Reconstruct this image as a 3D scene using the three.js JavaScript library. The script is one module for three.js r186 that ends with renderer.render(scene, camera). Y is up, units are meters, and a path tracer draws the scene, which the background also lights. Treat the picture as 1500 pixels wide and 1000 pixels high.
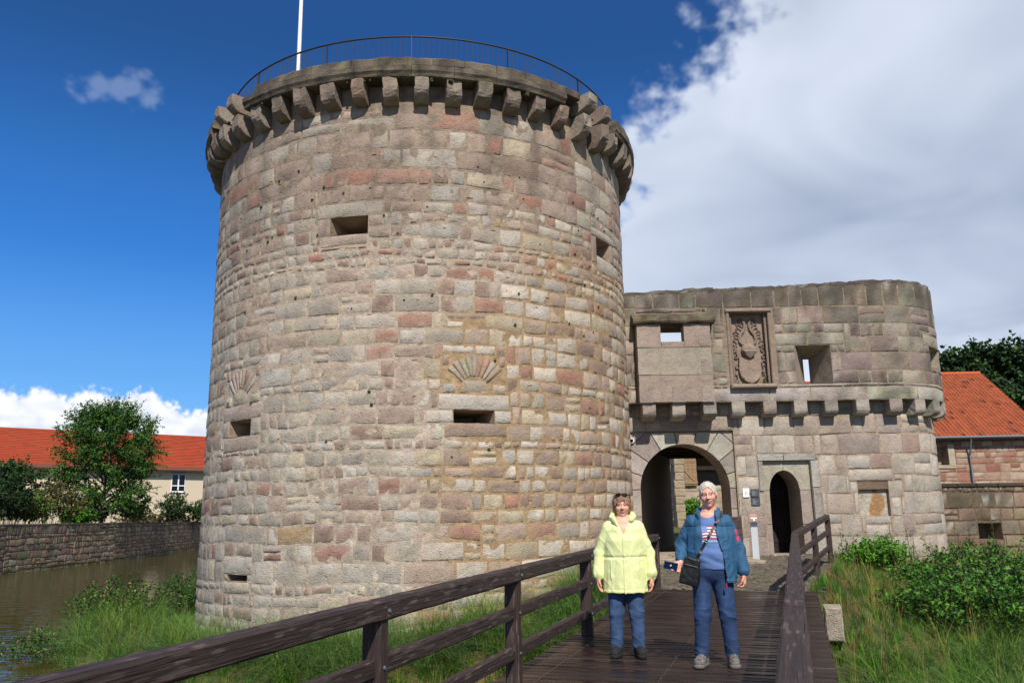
import * as THREE from 'three';
import { mergeGeometries } from 'three/addons/utils/BufferGeometryUtils.js';
import { createNoise3D } from 'simplex-noise';

// ---------------------------------------------------------------- camera, sky, sun, exposure
const scene = new THREE.Scene();
const EYE = 1.55;
const camera = new THREE.PerspectiveCamera(45.24, 1500 / 1000, 0.05, 4000);
camera.rotation.order = 'XYZ';
camera.position.set(0, EYE, 0);
camera.rotation.set(0.2109, 0, -0.0163);

const renderer = new THREE.WebGLRenderer({ antialias: true });
renderer.toneMapping = THREE.LinearToneMapping;
renderer.toneMappingExposure = 1.12;
renderer.shadowMap.enabled = true;

const D2R = Math.PI / 180;
const sunAz = 10 * D2R, sunEl = 45 * D2R;               // behind the camera, to its right
const sunDir = new THREE.Vector3(Math.sin(sunAz) * Math.cos(sunEl), Math.sin(sunEl), Math.cos(sunAz) * Math.cos(sunEl));
const sun = new THREE.DirectionalLight(0xfff5ea, 4.7);
sun.position.copy(sunDir).multiplyScalar(80).add(new THREE.Vector3(0, 0, -20));
sun.target.position.set(0, 0, -20);
sun.castShadow = true; sun.shadow.mapSize.set(4096, 4096); sun.shadow.radius = 1;
Object.assign(sun.shadow.camera, { left: -60, right: 40, top: 50, bottom: -50, near: 1, far: 220 });
scene.add(sun, sun.target);

// ---------------------------------------------------------------- helpers
function rng(seed) { let a = seed >>> 0; return () => { a = (a + 0x6d2b79f5) | 0; let t = Math.imul(a ^ (a >>> 15), 1 | a); t = (t + Math.imul(t ^ (t >>> 7), 61 | t)) ^ t; return ((t ^ (t >>> 14)) >>> 0) / 4294967296; }; }
const n3 = createNoise3D(rng(11)), n3b = createNoise3D(rng(77));
const fbm = (x, y, z, o = 4) => { let s = 0, a = 0.5, f = 1; for (let i = 0; i < o; i++) { s += a * n3(x * f, y * f, z * f); a *= 0.5; f *= 2.03; } return s; };
const clamp = (x, a = 0, b = 1) => Math.min(b, Math.max(a, x));
const smooth = (a, b, x) => { const t = clamp((x - a) / (b - a)); return t * t * (3 - 2 * t); };
const lerp = (a, b, t) => a + (b - a) * t;
const mix3 = (a, b, t) => [lerp(a[0], b[0], t), lerp(a[1], b[1], t), lerp(a[2], b[2], t)];
const lin = (h) => { const c = new THREE.Color(h); return [c.r, c.g, c.b]; };
const soft = (c, k = 0.4) => { const l = 0.30 * c[0] + 0.59 * c[1] + 0.11 * c[2]; return mix3(c, [l * 1.05, l * 0.985, l * 0.90], k); };   // towards the common warm grey of the quarry
const pick = (r, list) => list[Math.floor(r() * list.length) % list.length];
const V = (x, y, z) => new THREE.Vector3(x, y, z);

// sky: blue air with a big grey-white cloud bank to the right, fair-weather cumulus low on the horizon, a small puff
{
  const W = 4096, H = 2048, data = new Float32Array(W * H * 4);
  const top = [0.021, 0.088, 0.285], mid = [0.045, 0.235, 0.72], low = [0.17, 0.47, 0.95], hor = [0.36, 0.66, 1.0];
  for (let j = 0; j < H; j++) {
    const el = ((j + 0.5) / H - 0.5) * 180;
    for (let i = 0; i < W; i++) {
      const o = (j * W + i) * 4, az = ((i + 0.5) / W - 0.5) * 360 + 90;   // degrees to the right of straight ahead
      let a = az > 180 ? az - 360 : az;
      const e = Math.max(el, 0);
      let c = e < 9 ? mix3(hor, low, smooth(-3, 10, e)) : low;
      c = mix3(c, mid, smooth(5, 19, e)); c = mix3(c, top, smooth(13, 33, e));
      const ce = Math.cos(e * D2R), dx = ce * Math.sin(a * D2R), dy = Math.sin(e * D2R), dz = -ce * Math.cos(a * D2R);
      if (el > -2) {
        const h = 1 / (dy + 0.16), px = dx * h, pz = dz * h;             // point on the cloud layer
        const wx = px + 0.25 * n3(px * 1.3, 4, pz * 1.3), wz = pz + 0.25 * n3(px * 1.3, 9, pz * 1.3);
        const big = fbm(wx * 0.8 + 3.1, 1.7, wz * 0.8 - 2.2, 5), fine = fbm(dx * 13, dy * 17, dz * 13, 5), wisp = fbm(dx * 34, dy * 40, dz * 34, 4);
        // the bank on the right: its edge runs from high right to low left
        const edge = lerp(6.6, 16.6, smooth(23, 33, e)) + lerp(0, 6, smooth(33, 45, e)) - lerp(5.0, 0, smooth(12, 25, e));
        let s = (a - edge) / 9;
        s = Math.min(s, (150 - a) / 30);                                  // goes on round to the right
        let bank = smooth(-0.22, 0.46, s + fine * 0.42 + wisp * 0.30 + big * 0.12);
        // scattered cover elsewhere
        const away = smooth(42, 75, Math.abs(a)), other = away * smooth(0.12, 0.5, big + fine * 0.22) * 0.85;
        // puff
        const pu = Math.hypot((a + 27.4) / 3.0, (e - 26.7 - 0.10 * (a + 27.4)) / 0.95);
        const puff = smooth(0.30, -0.55, pu - 0.78 - fine * 1.25 - wisp * 0.7) * 0.22;
        // cumulus heaps near the horizon
        const crest = 7.7 + 1.25 * fbm(a * 0.16 + 2, 3.3, 0.2, 2) + 0.7 * Math.abs(fbm(a * 0.55, 7.7, 0, 2)) - 0.10 * (a + 27) * smooth(-40, -20, a);
        const heap = smooth(0.25, -0.25, e - crest - 1.1 * Math.abs(fbm(a * 1.1, e * 1.3, 2, 3)) + 0.35);
        let cov = Math.max(bank, other);
        const sh = fbm(wx * 0.8 + 9, 5.5, wz * 0.8, 4) + 0.07 * fine;
        const core = Math.exp(-(((a - 25) / 12) ** 2) - (((e - 18.5) / 5.5) ** 2)), under = smooth(22, 36, a) * smooth(20, 8, e), rest = smooth(40, 60, a) * 0.3;
        let cc = mix3([0.76, 0.83, 0.97], [0.265, 0.335, 0.48], clamp(0.10 + 0.62 * core + 0.42 * under + rest + 0.20 * smooth(28, 36, a) + sh * 0.55));
        cc = mix3(cc, [0.52, 0.63, 0.86], smooth(0.9, 0.2, bank) * 0.5);
        c = mix3(c, cc, cov * 0.97);
        c = mix3(c, [0.62, 0.72, 0.9], puff);
        const hs = fbm(a * 0.5, e * 0.9, 5, 4);
        const hc = mix3([0.98, 0.99, 1.02], [0.62, 0.70, 0.86], clamp(smooth(0.4, -2.6, e - crest) * 0.45 + hs * 0.8 - 0.05));
        if (a < 8 || a > 100) c = mix3(c, hc, heap * (1 - cov));
      }
      data[o] = c[0] * 0.92; data[o + 1] = c[1] * 0.92; data[o + 2] = c[2] * 0.92; data[o + 3] = 1;
    }
  }
  const sky = new THREE.DataTexture(data, W, H, THREE.RGBAFormat, THREE.FloatType);
  sky.mapping = THREE.EquirectangularReflectionMapping; sky.magFilter = THREE.LinearFilter; sky.needsUpdate = true;
  scene.background = sky; scene.environment = sky;
}

// ---------------------------------------------------------------- naming
const taken = new Map();
function numbered(name) { const k = taken.get(name) ?? 0; taken.set(name, k + 1); return k ? name + '_' + String(k).padStart(3, '0') : name; }
function tag(o, label, category, group, kind) { if (label) o.userData.label = label; if (category) o.userData.category = category; if (group) o.userData.group = group; if (kind) o.userData.kind = kind; return o; }
function thing(name, label, category, group) { const g = new THREE.Group(); g.name = numbered(name); scene.add(g); return tag(g, label, category, group); }
function mesh(name, geo, mat, parent, kind) { const m = new THREE.Mesh(geo, mat); m.castShadow = m.receiveShadow = true; if (parent) { m.name = name; parent.add(m); } else { m.name = numbered(name); scene.add(m); } if (kind) m.userData.kind = kind; return m; }

// ---------------------------------------------------------------- textures (periodic noise)
function pnoise(seed) {
  const r = rng(seed), N = 256, t = new Float32Array(N * N); for (let i = 0; i < N * N; i++) t[i] = r() * 2 - 1;
  const at = (x, y, p) => t[(((y % p) + p) % p * 131 + ((x % p) + p) % p * 7 + p * 17) % (N * N)];
  return (u, v, p, q = p) => { const x = u * p, y = v * q, x0 = Math.floor(x), y0 = Math.floor(y), fx = x - x0, fy = y - y0, sx = fx * fx * (3 - 2 * fx), sy = fy * fy * (3 - 2 * fy);
    const g = (a, b) => t[((((b % q) + q) % q) * 197 + (((a % p) + p) % p) * 3 + p * 29) % (N * N)];
    return lerp(lerp(g(x0, y0), g(x0 + 1, y0), sx), lerp(g(x0, y0 + 1), g(x0 + 1, y0 + 1), sx), sy); };
}
const pn = pnoise(5), pm = pnoise(6);
function tex(size, fn, srgb = false) {
  const d = new Uint8Array(size * size * 4);
  for (let j = 0; j < size; j++) for (let i = 0; i < size; i++) { const v = fn((i + 0.5) / size, (j + 0.5) / size), o = (j * size + i) * 4; const a = typeof v === 'number' ? [v, v, v] : v; for (let k = 0; k < 3; k++) d[o + k] = clamp(a[k]) * 255; d[o + 3] = 255; }
  const t = new THREE.DataTexture(d, size, size, THREE.RGBAFormat); t.wrapS = t.wrapT = THREE.RepeatWrapping; t.magFilter = THREE.LinearFilter; t.needsUpdate = true; if (srgb) t.colorSpace = THREE.SRGBColorSpace; return t;
}
const pf = (u, v, p, o, q = p) => { let s = 0, a = 0.5; for (let i = 0; i < o; i++) { s += a * pn(u, v, p << i, q << i); a *= 0.55; } return s; };
const stoneMap = tex(512, (u, v) => { const a = pf(u, v, 6, 5), b = pm(u, v, 120), c = pm(u, v, 24, 70); const pit = smooth(0.55, 0.85, pn(u, v, 60)) * 0.35; return 0.90 + a * 0.16 + b * 0.07 + c * 0.05 - pit; });
const stoneBump = tex(512, (u, v) => { const a = pf(u, v, 9, 5), chis = pm(u, v, 30, 60) * 0.14, pit = smooth(0.5, 0.8, pn(u, v, 48)) * 0.5; return 0.55 + a * 0.42 + chis - pit + pm(u, v, 140) * 0.10; });
const mortarMap = tex(512, (u, v) => 0.78 + pf(u, v, 10, 5) * 0.2 + pm(u, v, 150) * 0.12);
const mortarBump = tex(512, (u, v) => 0.5 + pf(u, v, 12, 5) * 0.5 + pm(u, v, 130) * 0.2);
const woodMap = tex(1024, (u, v) => { const g = pf(u, v, 6, 4, 90), f = pm(u, v, 12, 220), s = smooth(0.18, 0.55, pn(u, v, 14, 70) * 0.7 + pf(u, v, 7, 4, 9) * 0.8), crack = smooth(0.66, 0.8, pm(u, v, 7, 100)) * smooth(-0.1, 0.4, pn(u, v, 5, 8)), patch = pf(u, v, 5, 4, 5); let c = mix3([0.20, 0.145, 0.13], [0.43, 0.385, 0.36], clamp(s * 0.62 + 0.12 * f)); c = mix3(c, [0.13, 0.105, 0.095], clamp(0.35 * patch + 0.1)); return c.map((x) => x * (1 + g * 0.4) * (1 - crack * 0.65)); }, true);
const woodBump = tex(1024, (u, v) => 0.6 + pf(u, v, 6, 4, 90) * 0.4 - smooth(0.66, 0.8, pm(u, v, 7, 100)) * smooth(-0.1, 0.4, pn(u, v, 5, 8)) * 0.6);
const plankMap = tex(512, (u, v) => { const g = pf(u, v, 3, 4, 40), s = pf(u, v, 5, 4), w = smooth(0.5, 0.9, pn(u, v, 8, 30)); return mix3([0.112, 0.072, 0.057], [0.22, 0.142, 0.104], clamp(0.35 + g * 0.6 + s * 0.7)).map((x) => x + w * 0.05); }, true);
const plankRough = tex(512, (u, v) => [0, clamp(0.42 + pf(u, v, 4, 4) * 0.42 + pf(u, v, 3, 3, 30) * 0.25, 0.16, 0.9), 0]);
const plankBump = tex(512, (u, v) => 0.5 + Math.sin(v * Math.PI * 2 * 18) * 0.22 + pf(u, v, 3, 4, 50) * 0.3);
const waterBump = tex(512, (u, v) => 0.5 + 0.35 * pf(u, v, 5, 4, 9) + 0.12 * pm(u, v, 20, 36));
const clothBump = tex(256, (u, v) => 0.5 + 0.25 * pm(u, v, 64) + 0.25 * pf(u, v, 6, 4));

const M = {
  stone: new THREE.MeshStandardMaterial({ vertexColors: true, map: stoneMap, bumpMap: stoneBump, bumpScale: 0.018, roughness: 0.95 }),
  mortar: new THREE.MeshStandardMaterial({ vertexColors: true, map: mortarMap, bumpMap: mortarBump, bumpScale: 0.03, roughness: 1 }),
  wood: new THREE.MeshStandardMaterial({ map: woodMap, bumpMap: woodBump, bumpScale: 0.006, roughness: 0.72 }),
  plank: new THREE.MeshStandardMaterial({ map: plankMap, roughnessMap: plankRough, bumpMap: plankBump, bumpScale: 0.004, roughness: 1 }),
  iron: new THREE.MeshStandardMaterial({ color: 0x3a3a3d, metalness: 0.5, roughness: 0.55 }),
  zinc: new THREE.MeshStandardMaterial({ color: 0x8b97a0, metalness: 0.7, roughness: 0.45 }),
  screw: new THREE.MeshStandardMaterial({ color: 0xb8b4ac, metalness: 0.9, roughness: 0.3 }),
  white: new THREE.MeshStandardMaterial({ color: 0xeceef0, roughness: 0.45 }),
  dark: new THREE.MeshStandardMaterial({ color: 0x3a3632, roughness: 1 }),
  vc: new THREE.MeshStandardMaterial({ vertexColors: true, roughness: 0.9 }),
  leaf: new THREE.MeshPhysicalMaterial({ vertexColors: true, roughness: 0.75, transmission: 0.3, thickness: 0, ior: 1.3 }),
};

// ---------------------------------------------------------------- geometry helpers
class Buf {                                                  // collects quads with colour and uv
  constructor() { this.p = []; this.c = []; this.u = []; this.i = []; this.n = 0; }
  v(p, c, u) { this.p.push(p[0], p[1], p[2]); this.c.push(c[0], c[1], c[2]); this.u.push(u[0], u[1]); return this.n++; }
  quad(a, b, c, d) { this.i.push(a, b, c, a, c, d); }
  tri(a, b, c) { this.i.push(a, b, c); }
  geo(flat = false) { let g = new THREE.BufferGeometry(); g.setAttribute('position', new THREE.Float32BufferAttribute(this.p, 3)); g.setAttribute('color', new THREE.Float32BufferAttribute(this.c, 3)); g.setAttribute('uv', new THREE.Float32BufferAttribute(this.u, 2)); g.setIndex(this.i); if (flat) g = g.toNonIndexed(); g.computeVertexNormals(); return g; }
}
function paint(geo, fn) { const p = geo.attributes.position, c = new Float32Array(p.count * 3); for (let i = 0; i < p.count; i++) { const k = fn(p.getX(i), p.getY(i), p.getZ(i)); c.set(k, i * 3); } geo.setAttribute('color', new THREE.BufferAttribute(c, 3)); return geo; }
// chamfered block; uv in metres
function block(w, h, d, b = 0.01) {
  const s = new THREE.Shape(); const x = w / 2 - b, y = h / 2 - b; s.moveTo(-x, -y); s.lineTo(x, -y); s.lineTo(x, y); s.lineTo(-x, y); s.closePath();
  const g = new THREE.ExtrudeGeometry(s, { depth: d - 2 * b, bevelEnabled: true, bevelThickness: b, bevelSize: b, bevelSegments: 1 }); g.translate(0, 0, -d / 2 + b); return g;
}
const put = (g, x, y, z, ry = 0, rx = 0, rz = 0) => { if (rz) g.rotateZ(rz); if (rx) g.rotateX(rx); if (ry) g.rotateY(ry); return g.translate(x, y, z); };
// a beam from a to b: length along its own x, uv along the grain; edges worn by noise
function beam(a, b, w, h, seed = 0, segs = 14) {
  const A = V(...a), B = V(...b), L = A.distanceTo(B), dir = B.clone().sub(A).normalize(), side = (Math.abs(dir.y) > 0.9 ? V(Math.sin(0.324), 0, -Math.cos(0.324)) : V(0, 1, 0)).cross(dir).normalize(), up = dir.clone().cross(side);
  const c = 0.12 * Math.min(w, h), ring = [[-w / 2 + c, h / 2], [w / 2 - c, h / 2], [w / 2, h / 2 - c], [w / 2, -h / 2 + c], [w / 2 - c, -h / 2], [-w / 2 + c, -h / 2], [-w / 2, -h / 2 + c], [-w / 2, h / 2 - c]];
  const per = [0]; for (let k = 1; k <= 8; k++) per[k] = per[k - 1] + Math.hypot(ring[k % 8][0] - ring[k - 1][0], ring[k % 8][1] - ring[k - 1][1]);
  const P = [], U = [], I = [], row = 9;
  for (let s = 0; s <= segs; s++) for (let k = 0; k < row; k++) { const [x, y] = ring[k % 8], t = s / segs, wob = 0.0035, q = A.clone().addScaledVector(dir, t * L).addScaledVector(side, x + wob * n3(t * L * 3, k * 2.1, seed)).addScaledVector(up, y + wob * n3(t * L * 2.6, k * 3.3, seed + 9)); P.push(q.x, q.y, q.z); U.push(t * L / 1.6 + seed * 0.37, per[k] * 1.1 + seed * 0.61); }
  for (let s = 0; s < segs; s++) for (let k = 0; k < 8; k++) { const i = s * row + k; I.push(i, i + row, i + 1, i + 1, i + row, i + row + 1); }
  for (const s of [0, segs]) { const o = P.length / 3; for (let k = 0; k < 8; k++) { const i = (s * row + k) * 3; P.push(P[i], P[i + 1], P[i + 2]); U.push(ring[k][0] + 0.3, ring[k][1] + seed); } for (let k = 1; k < 7; k++) s ? I.push(o, o + k + 1, o + k) : I.push(o, o + k, o + k + 1); }
  let g = new THREE.BufferGeometry(); g.setAttribute('position', new THREE.Float32BufferAttribute(P, 3)); g.setAttribute('uv', new THREE.Float32BufferAttribute(U, 2)); g.setIndex(I); g = g.toNonIndexed(); g.computeVertexNormals(); return g;
}
const only = (g) => { for (const k of Object.keys(g.attributes)) if (!['position', 'normal', 'uv', 'color'].includes(k)) g.deleteAttribute(k); return g; };
const merge = (list) => mergeGeometries(list.map((g) => { const h = g.index ? g.toNonIndexed() : g; return only(h); }));

// ---------------------------------------------------------------- laid stonework
// P(s, y, d): a point on a wall: s metres along it, y up, d metres proud of it
function stoneGeo(P, c, o) {
  const { proud = 0.02, rough = 0.012, col, seed, nu = 5, nv = 4, gap = 0.03, smear, stain } = o, B = new Buf();
  const sm = (c[0][0] + c[1][0] + c[2][0] + c[3][0]) / 4, ym = (c[0][1] + c[1][1] + c[2][1] + c[3][1]) / 4;
  const w = Math.max(c[1][0] - c[0][0], 0.05), h = Math.max(c[3][1] - c[0][1], 0.05);
  const eu = Math.min(0.017 / w, 0.14), ev = Math.min(0.017 / h, 0.2);
  const us = [0, eu], vs = [0, ev]; for (let k = 1; k < nu - 2; k++) us.push(lerp(eu, 1 - eu, k / (nu - 2))); us.push(1 - eu, 1); for (let k = 1; k < nv - 2; k++) vs.push(lerp(ev, 1 - ev, k / (nv - 2))); vs.push(1 - ev, 1);
  const gu = gap / 2 / w, gv = gap / 2 / h, ou = seed * 0.731 % 7, ov = seed * 0.417 % 5, tilt = n3(seed * 1.7, 3, 1) * rough * 0.9, tilt2 = n3(seed * 2.3, 8, 1) * rough * 0.9;
  for (let j = 0; j < vs.length; j++) for (let i = 0; i < us.length; i++) {
    let u = us[i], v = vs[j]; const bu = i === 0 || i === us.length - 1, bv = j === 0 || j === vs.length - 1;
    let uu = lerp(gu, 1 - gu, u), vv = lerp(gv, 1 - gv, v);
    if (bu && bv) { uu = lerp(uu, 0.5, Math.min(0.06, 0.035 / w)); vv = lerp(vv, 0.5, Math.min(0.10, 0.035 / h)); }
    let s = lerp(lerp(c[0][0], c[1][0], uu), lerp(c[3][0], c[2][0], uu), vv), y = lerp(lerp(c[0][1], c[1][1], uu), lerp(c[3][1], c[2][1], uu), vv);
    s += 0.011 * n3(s * 3.1, y * 3.1, seed); y += 0.011 * n3(s * 3.1 + 40, y * 3.1, seed);
    const edge = bu || bv, ring = i === 1 || j === 1 || i === us.length - 2 || j === vs.length - 2;
    const d = edge ? -0.025 : proud * (ring ? 0.86 : 1) + rough * (0.9 * n3(s * 4, y * 4, seed) + 0.5 * n3(s * 11, y * 11, seed)) + tilt * (u - 0.5) * 2 + tilt2 * (v - 0.5) * 2;
    const m = 1 + 0.13 * n3(s * 3.3, y * 3.3, seed * 3.1) + 0.08 * n3(s * 13, y * 13, seed);
    let k = [col[0] * m, col[1] * m * (1 + 0.02 * n3(s * 5, y * 5, 70)), col[2] * m * (1 + 0.05 * n3(s * 4, y * 4, 90))];
    if (smear && (edge || ring)) k = mix3(k, smear, clamp((edge ? 0.6 : 0.22) + 0.35 * n3(s * 9, y * 9, seed)));
    if (stain) k = stain(k, s, y);
    B.v(P(s, y, d), k, [s * 0.9 + ou, y * 0.9 + ov]);
  }
  const W = us.length; for (let j = 0; j < vs.length - 1; j++) for (let i = 0; i < W - 1; i++) B.quad(j * W + i, j * W + i + 1, (j + 1) * W + i + 1, (j + 1) * W + i);
  const g = B.geo(); g.userData = { area: w * h, s: sm, y: ym }; return g;
}
const rectMinus = (r, e) => {   // rectangles [s0, s1, y0, y1]
  if (e[0] >= r[1] || e[1] <= r[0] || e[2] >= r[3] || e[3] <= r[2]) return [r];
  const out = []; const a = Math.max(r[0], e[0]), b = Math.min(r[1], e[1]);
  if (e[0] - r[0] > 0.05) out.push([r[0], e[0], r[2], r[3]]);
  if (r[1] - e[1] > 0.05) out.push([e[1], r[1], r[2], r[3]]);
  if (e[2] - r[2] > 0.05) out.push([a, b, r[2], e[2]]);
  if (r[3] - e[3] > 0.05) out.push([a, b, e[3], r[3]]);
  return out;
};
// courses of stones -> list of corner quads
function layCourses(o) {
  const { s0, s1, y0, y1, hs, ratio, wob = 0.03, excl = [], seed, split = 0.1, size } = o, r = rng(seed), out = [];
  const ys = [y0]; let y = y0; while (y < y1 - 0.08) { const f = size ? size(y) : 1; let h = lerp(hs[0], hs[1], r()) * f; if (y + h > y1 - 0.12) h = y1 - y; y += h; ys.push(y); }
  const line = (k, s) => k === 0 || k === ys.length - 1 ? ys[k] : ys[k] + wob * n3(s * 0.45, k * 5.7, seed) + wob * 0.5 * n3(s * 1.7, k * 3.1, seed + 5);
  for (let k = 0; k < ys.length - 1; k++) {
    let s = s0 - r() * 0.3; const h = ys[k + 1] - ys[k];
    while (s < s1) {
      let w = clamp(h * lerp(ratio[0], ratio[1], r() ** 1.3), 0.16, 1.25), a = Math.max(s, s0), b = Math.min(s + w, s1); if (s1 - b < 0.14) b = s1; s = b; if (b >= s1) s = s1 + 1;
      if (b - a < 0.06) continue;
      const j = () => (r() - 0.5) * 0.045;
      let q = [[a, line(k, a)], [b, line(k, b)], [b + j() * 0.8, line(k + 1, b)], [a + j() * 0.8, line(k + 1, a)]];
      const qa = [];
      if (r() < split && h > 0.34) { const t = lerp(0.42, 0.58, r()), m0 = lerp(q[0][1], q[3][1], t), m1 = lerp(q[1][1], q[2][1], t + (r() - 0.5) * 0.1); qa.push([q[0], q[1], [b, m1], [a, m0]], [[a, m0], [b, m1], q[2], q[3]]); }
      else if (r() < split * 0.8 && b - a > 0.5) { const t = lerp(0.4, 0.6, r()), m = lerp(a, b, t), m2 = m + (r() - 0.5) * 0.12; qa.push([q[0], [m, line(k, m)], [m2, line(k + 1, m2)], q[3]], [[m, line(k, m)], q[1], q[2], [m2, line(k + 1, m2)]]); }
      else qa.push(q);
      for (const c of qa) {
        const box = [Math.min(c[0][0], c[3][0]), Math.max(c[1][0], c[2][0]), Math.min(c[0][1], c[1][1]), Math.max(c[2][1], c[3][1])];
        const hit = excl.filter((e) => !(e[0] >= box[1] || e[1] <= box[0] || e[2] >= box[3] || e[3] <= box[2]));
        if (!hit.length) { out.push(c); continue; }
        let rs = [box]; for (const e of hit) rs = rs.flatMap((x) => rectMinus(x, e));
        for (const x of rs) if (x[1] - x[0] > 0.08 && x[3] - x[2] > 0.09) out.push([[x[0], x[2]], [x[1], x[2]], [x[1], x[3]], [x[0], x[3]]]);
      }
    }
  }
  return out;
}
// the 300 stones that show largest as parts, the rest in one
function addStones(parent, name, geos, mat, score, most = 300, rest = 'small_stones') {
  geos.sort((a, b) => score(b.userData) - score(a.userData));
  geos.slice(0, most).forEach((g, k) => { g.userData = {}; mesh(k ? name + '_' + String(k).padStart(3, '0') : name, g, mat, parent); });
  const left = geos.slice(most); if (left.length) mesh(rest, merge(left), mat, parent, 'stuff');
}
// an opening that narrows inwards, from rectangle a at depth 0 to rectangle b at depth d
function funnel(P, a, b, d, col, back = true, d0 = 0) {
  const B = new Buf(), ra = [[a[0], a[2]], [a[1], a[2]], [a[1], a[3]], [a[0], a[3]]], rb = [[b[0], b[2]], [b[1], b[2]], [b[1], b[3]], [b[0], b[3]]], N = 5;
  for (let k = 0; k < 4; k++) { const m = (k + 1) % 4, id = [];
    for (let j = 0; j <= N; j++) for (let i = 0; i <= 4; i++) { const t = j / N, u = i / 4, s0 = lerp(ra[k][0], ra[m][0], u), y0 = lerp(ra[k][1], ra[m][1], u), s1 = lerp(rb[k][0], rb[m][0], u), y1 = lerp(rb[k][1], rb[m][1], u); const s = lerp(s0, s1, t), y = lerp(y0, y1, t), f = 1 + 0.2 * n3(s * 4, y * 4, t * 3 + k); id.push(B.v(P(s, y, d0 - d * t + (j && j < N ? 0.012 * n3(s * 5, y * 5, t * 6) : 0)), col.map((x) => x * f), [u + k, t + s])); }
    for (let j = 0; j < N; j++) for (let i = 0; i < 4; i++) B.quad(id[j * 5 + i], id[(j + 1) * 5 + i], id[(j + 1) * 5 + i + 1], id[j * 5 + i + 1]); }
  if (back) { const v = rb.map(([s, y]) => B.v(P(s, y, d0 - d), col, [s, y])); B.quad(...v); }
  return B.geo(true);
}

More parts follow.
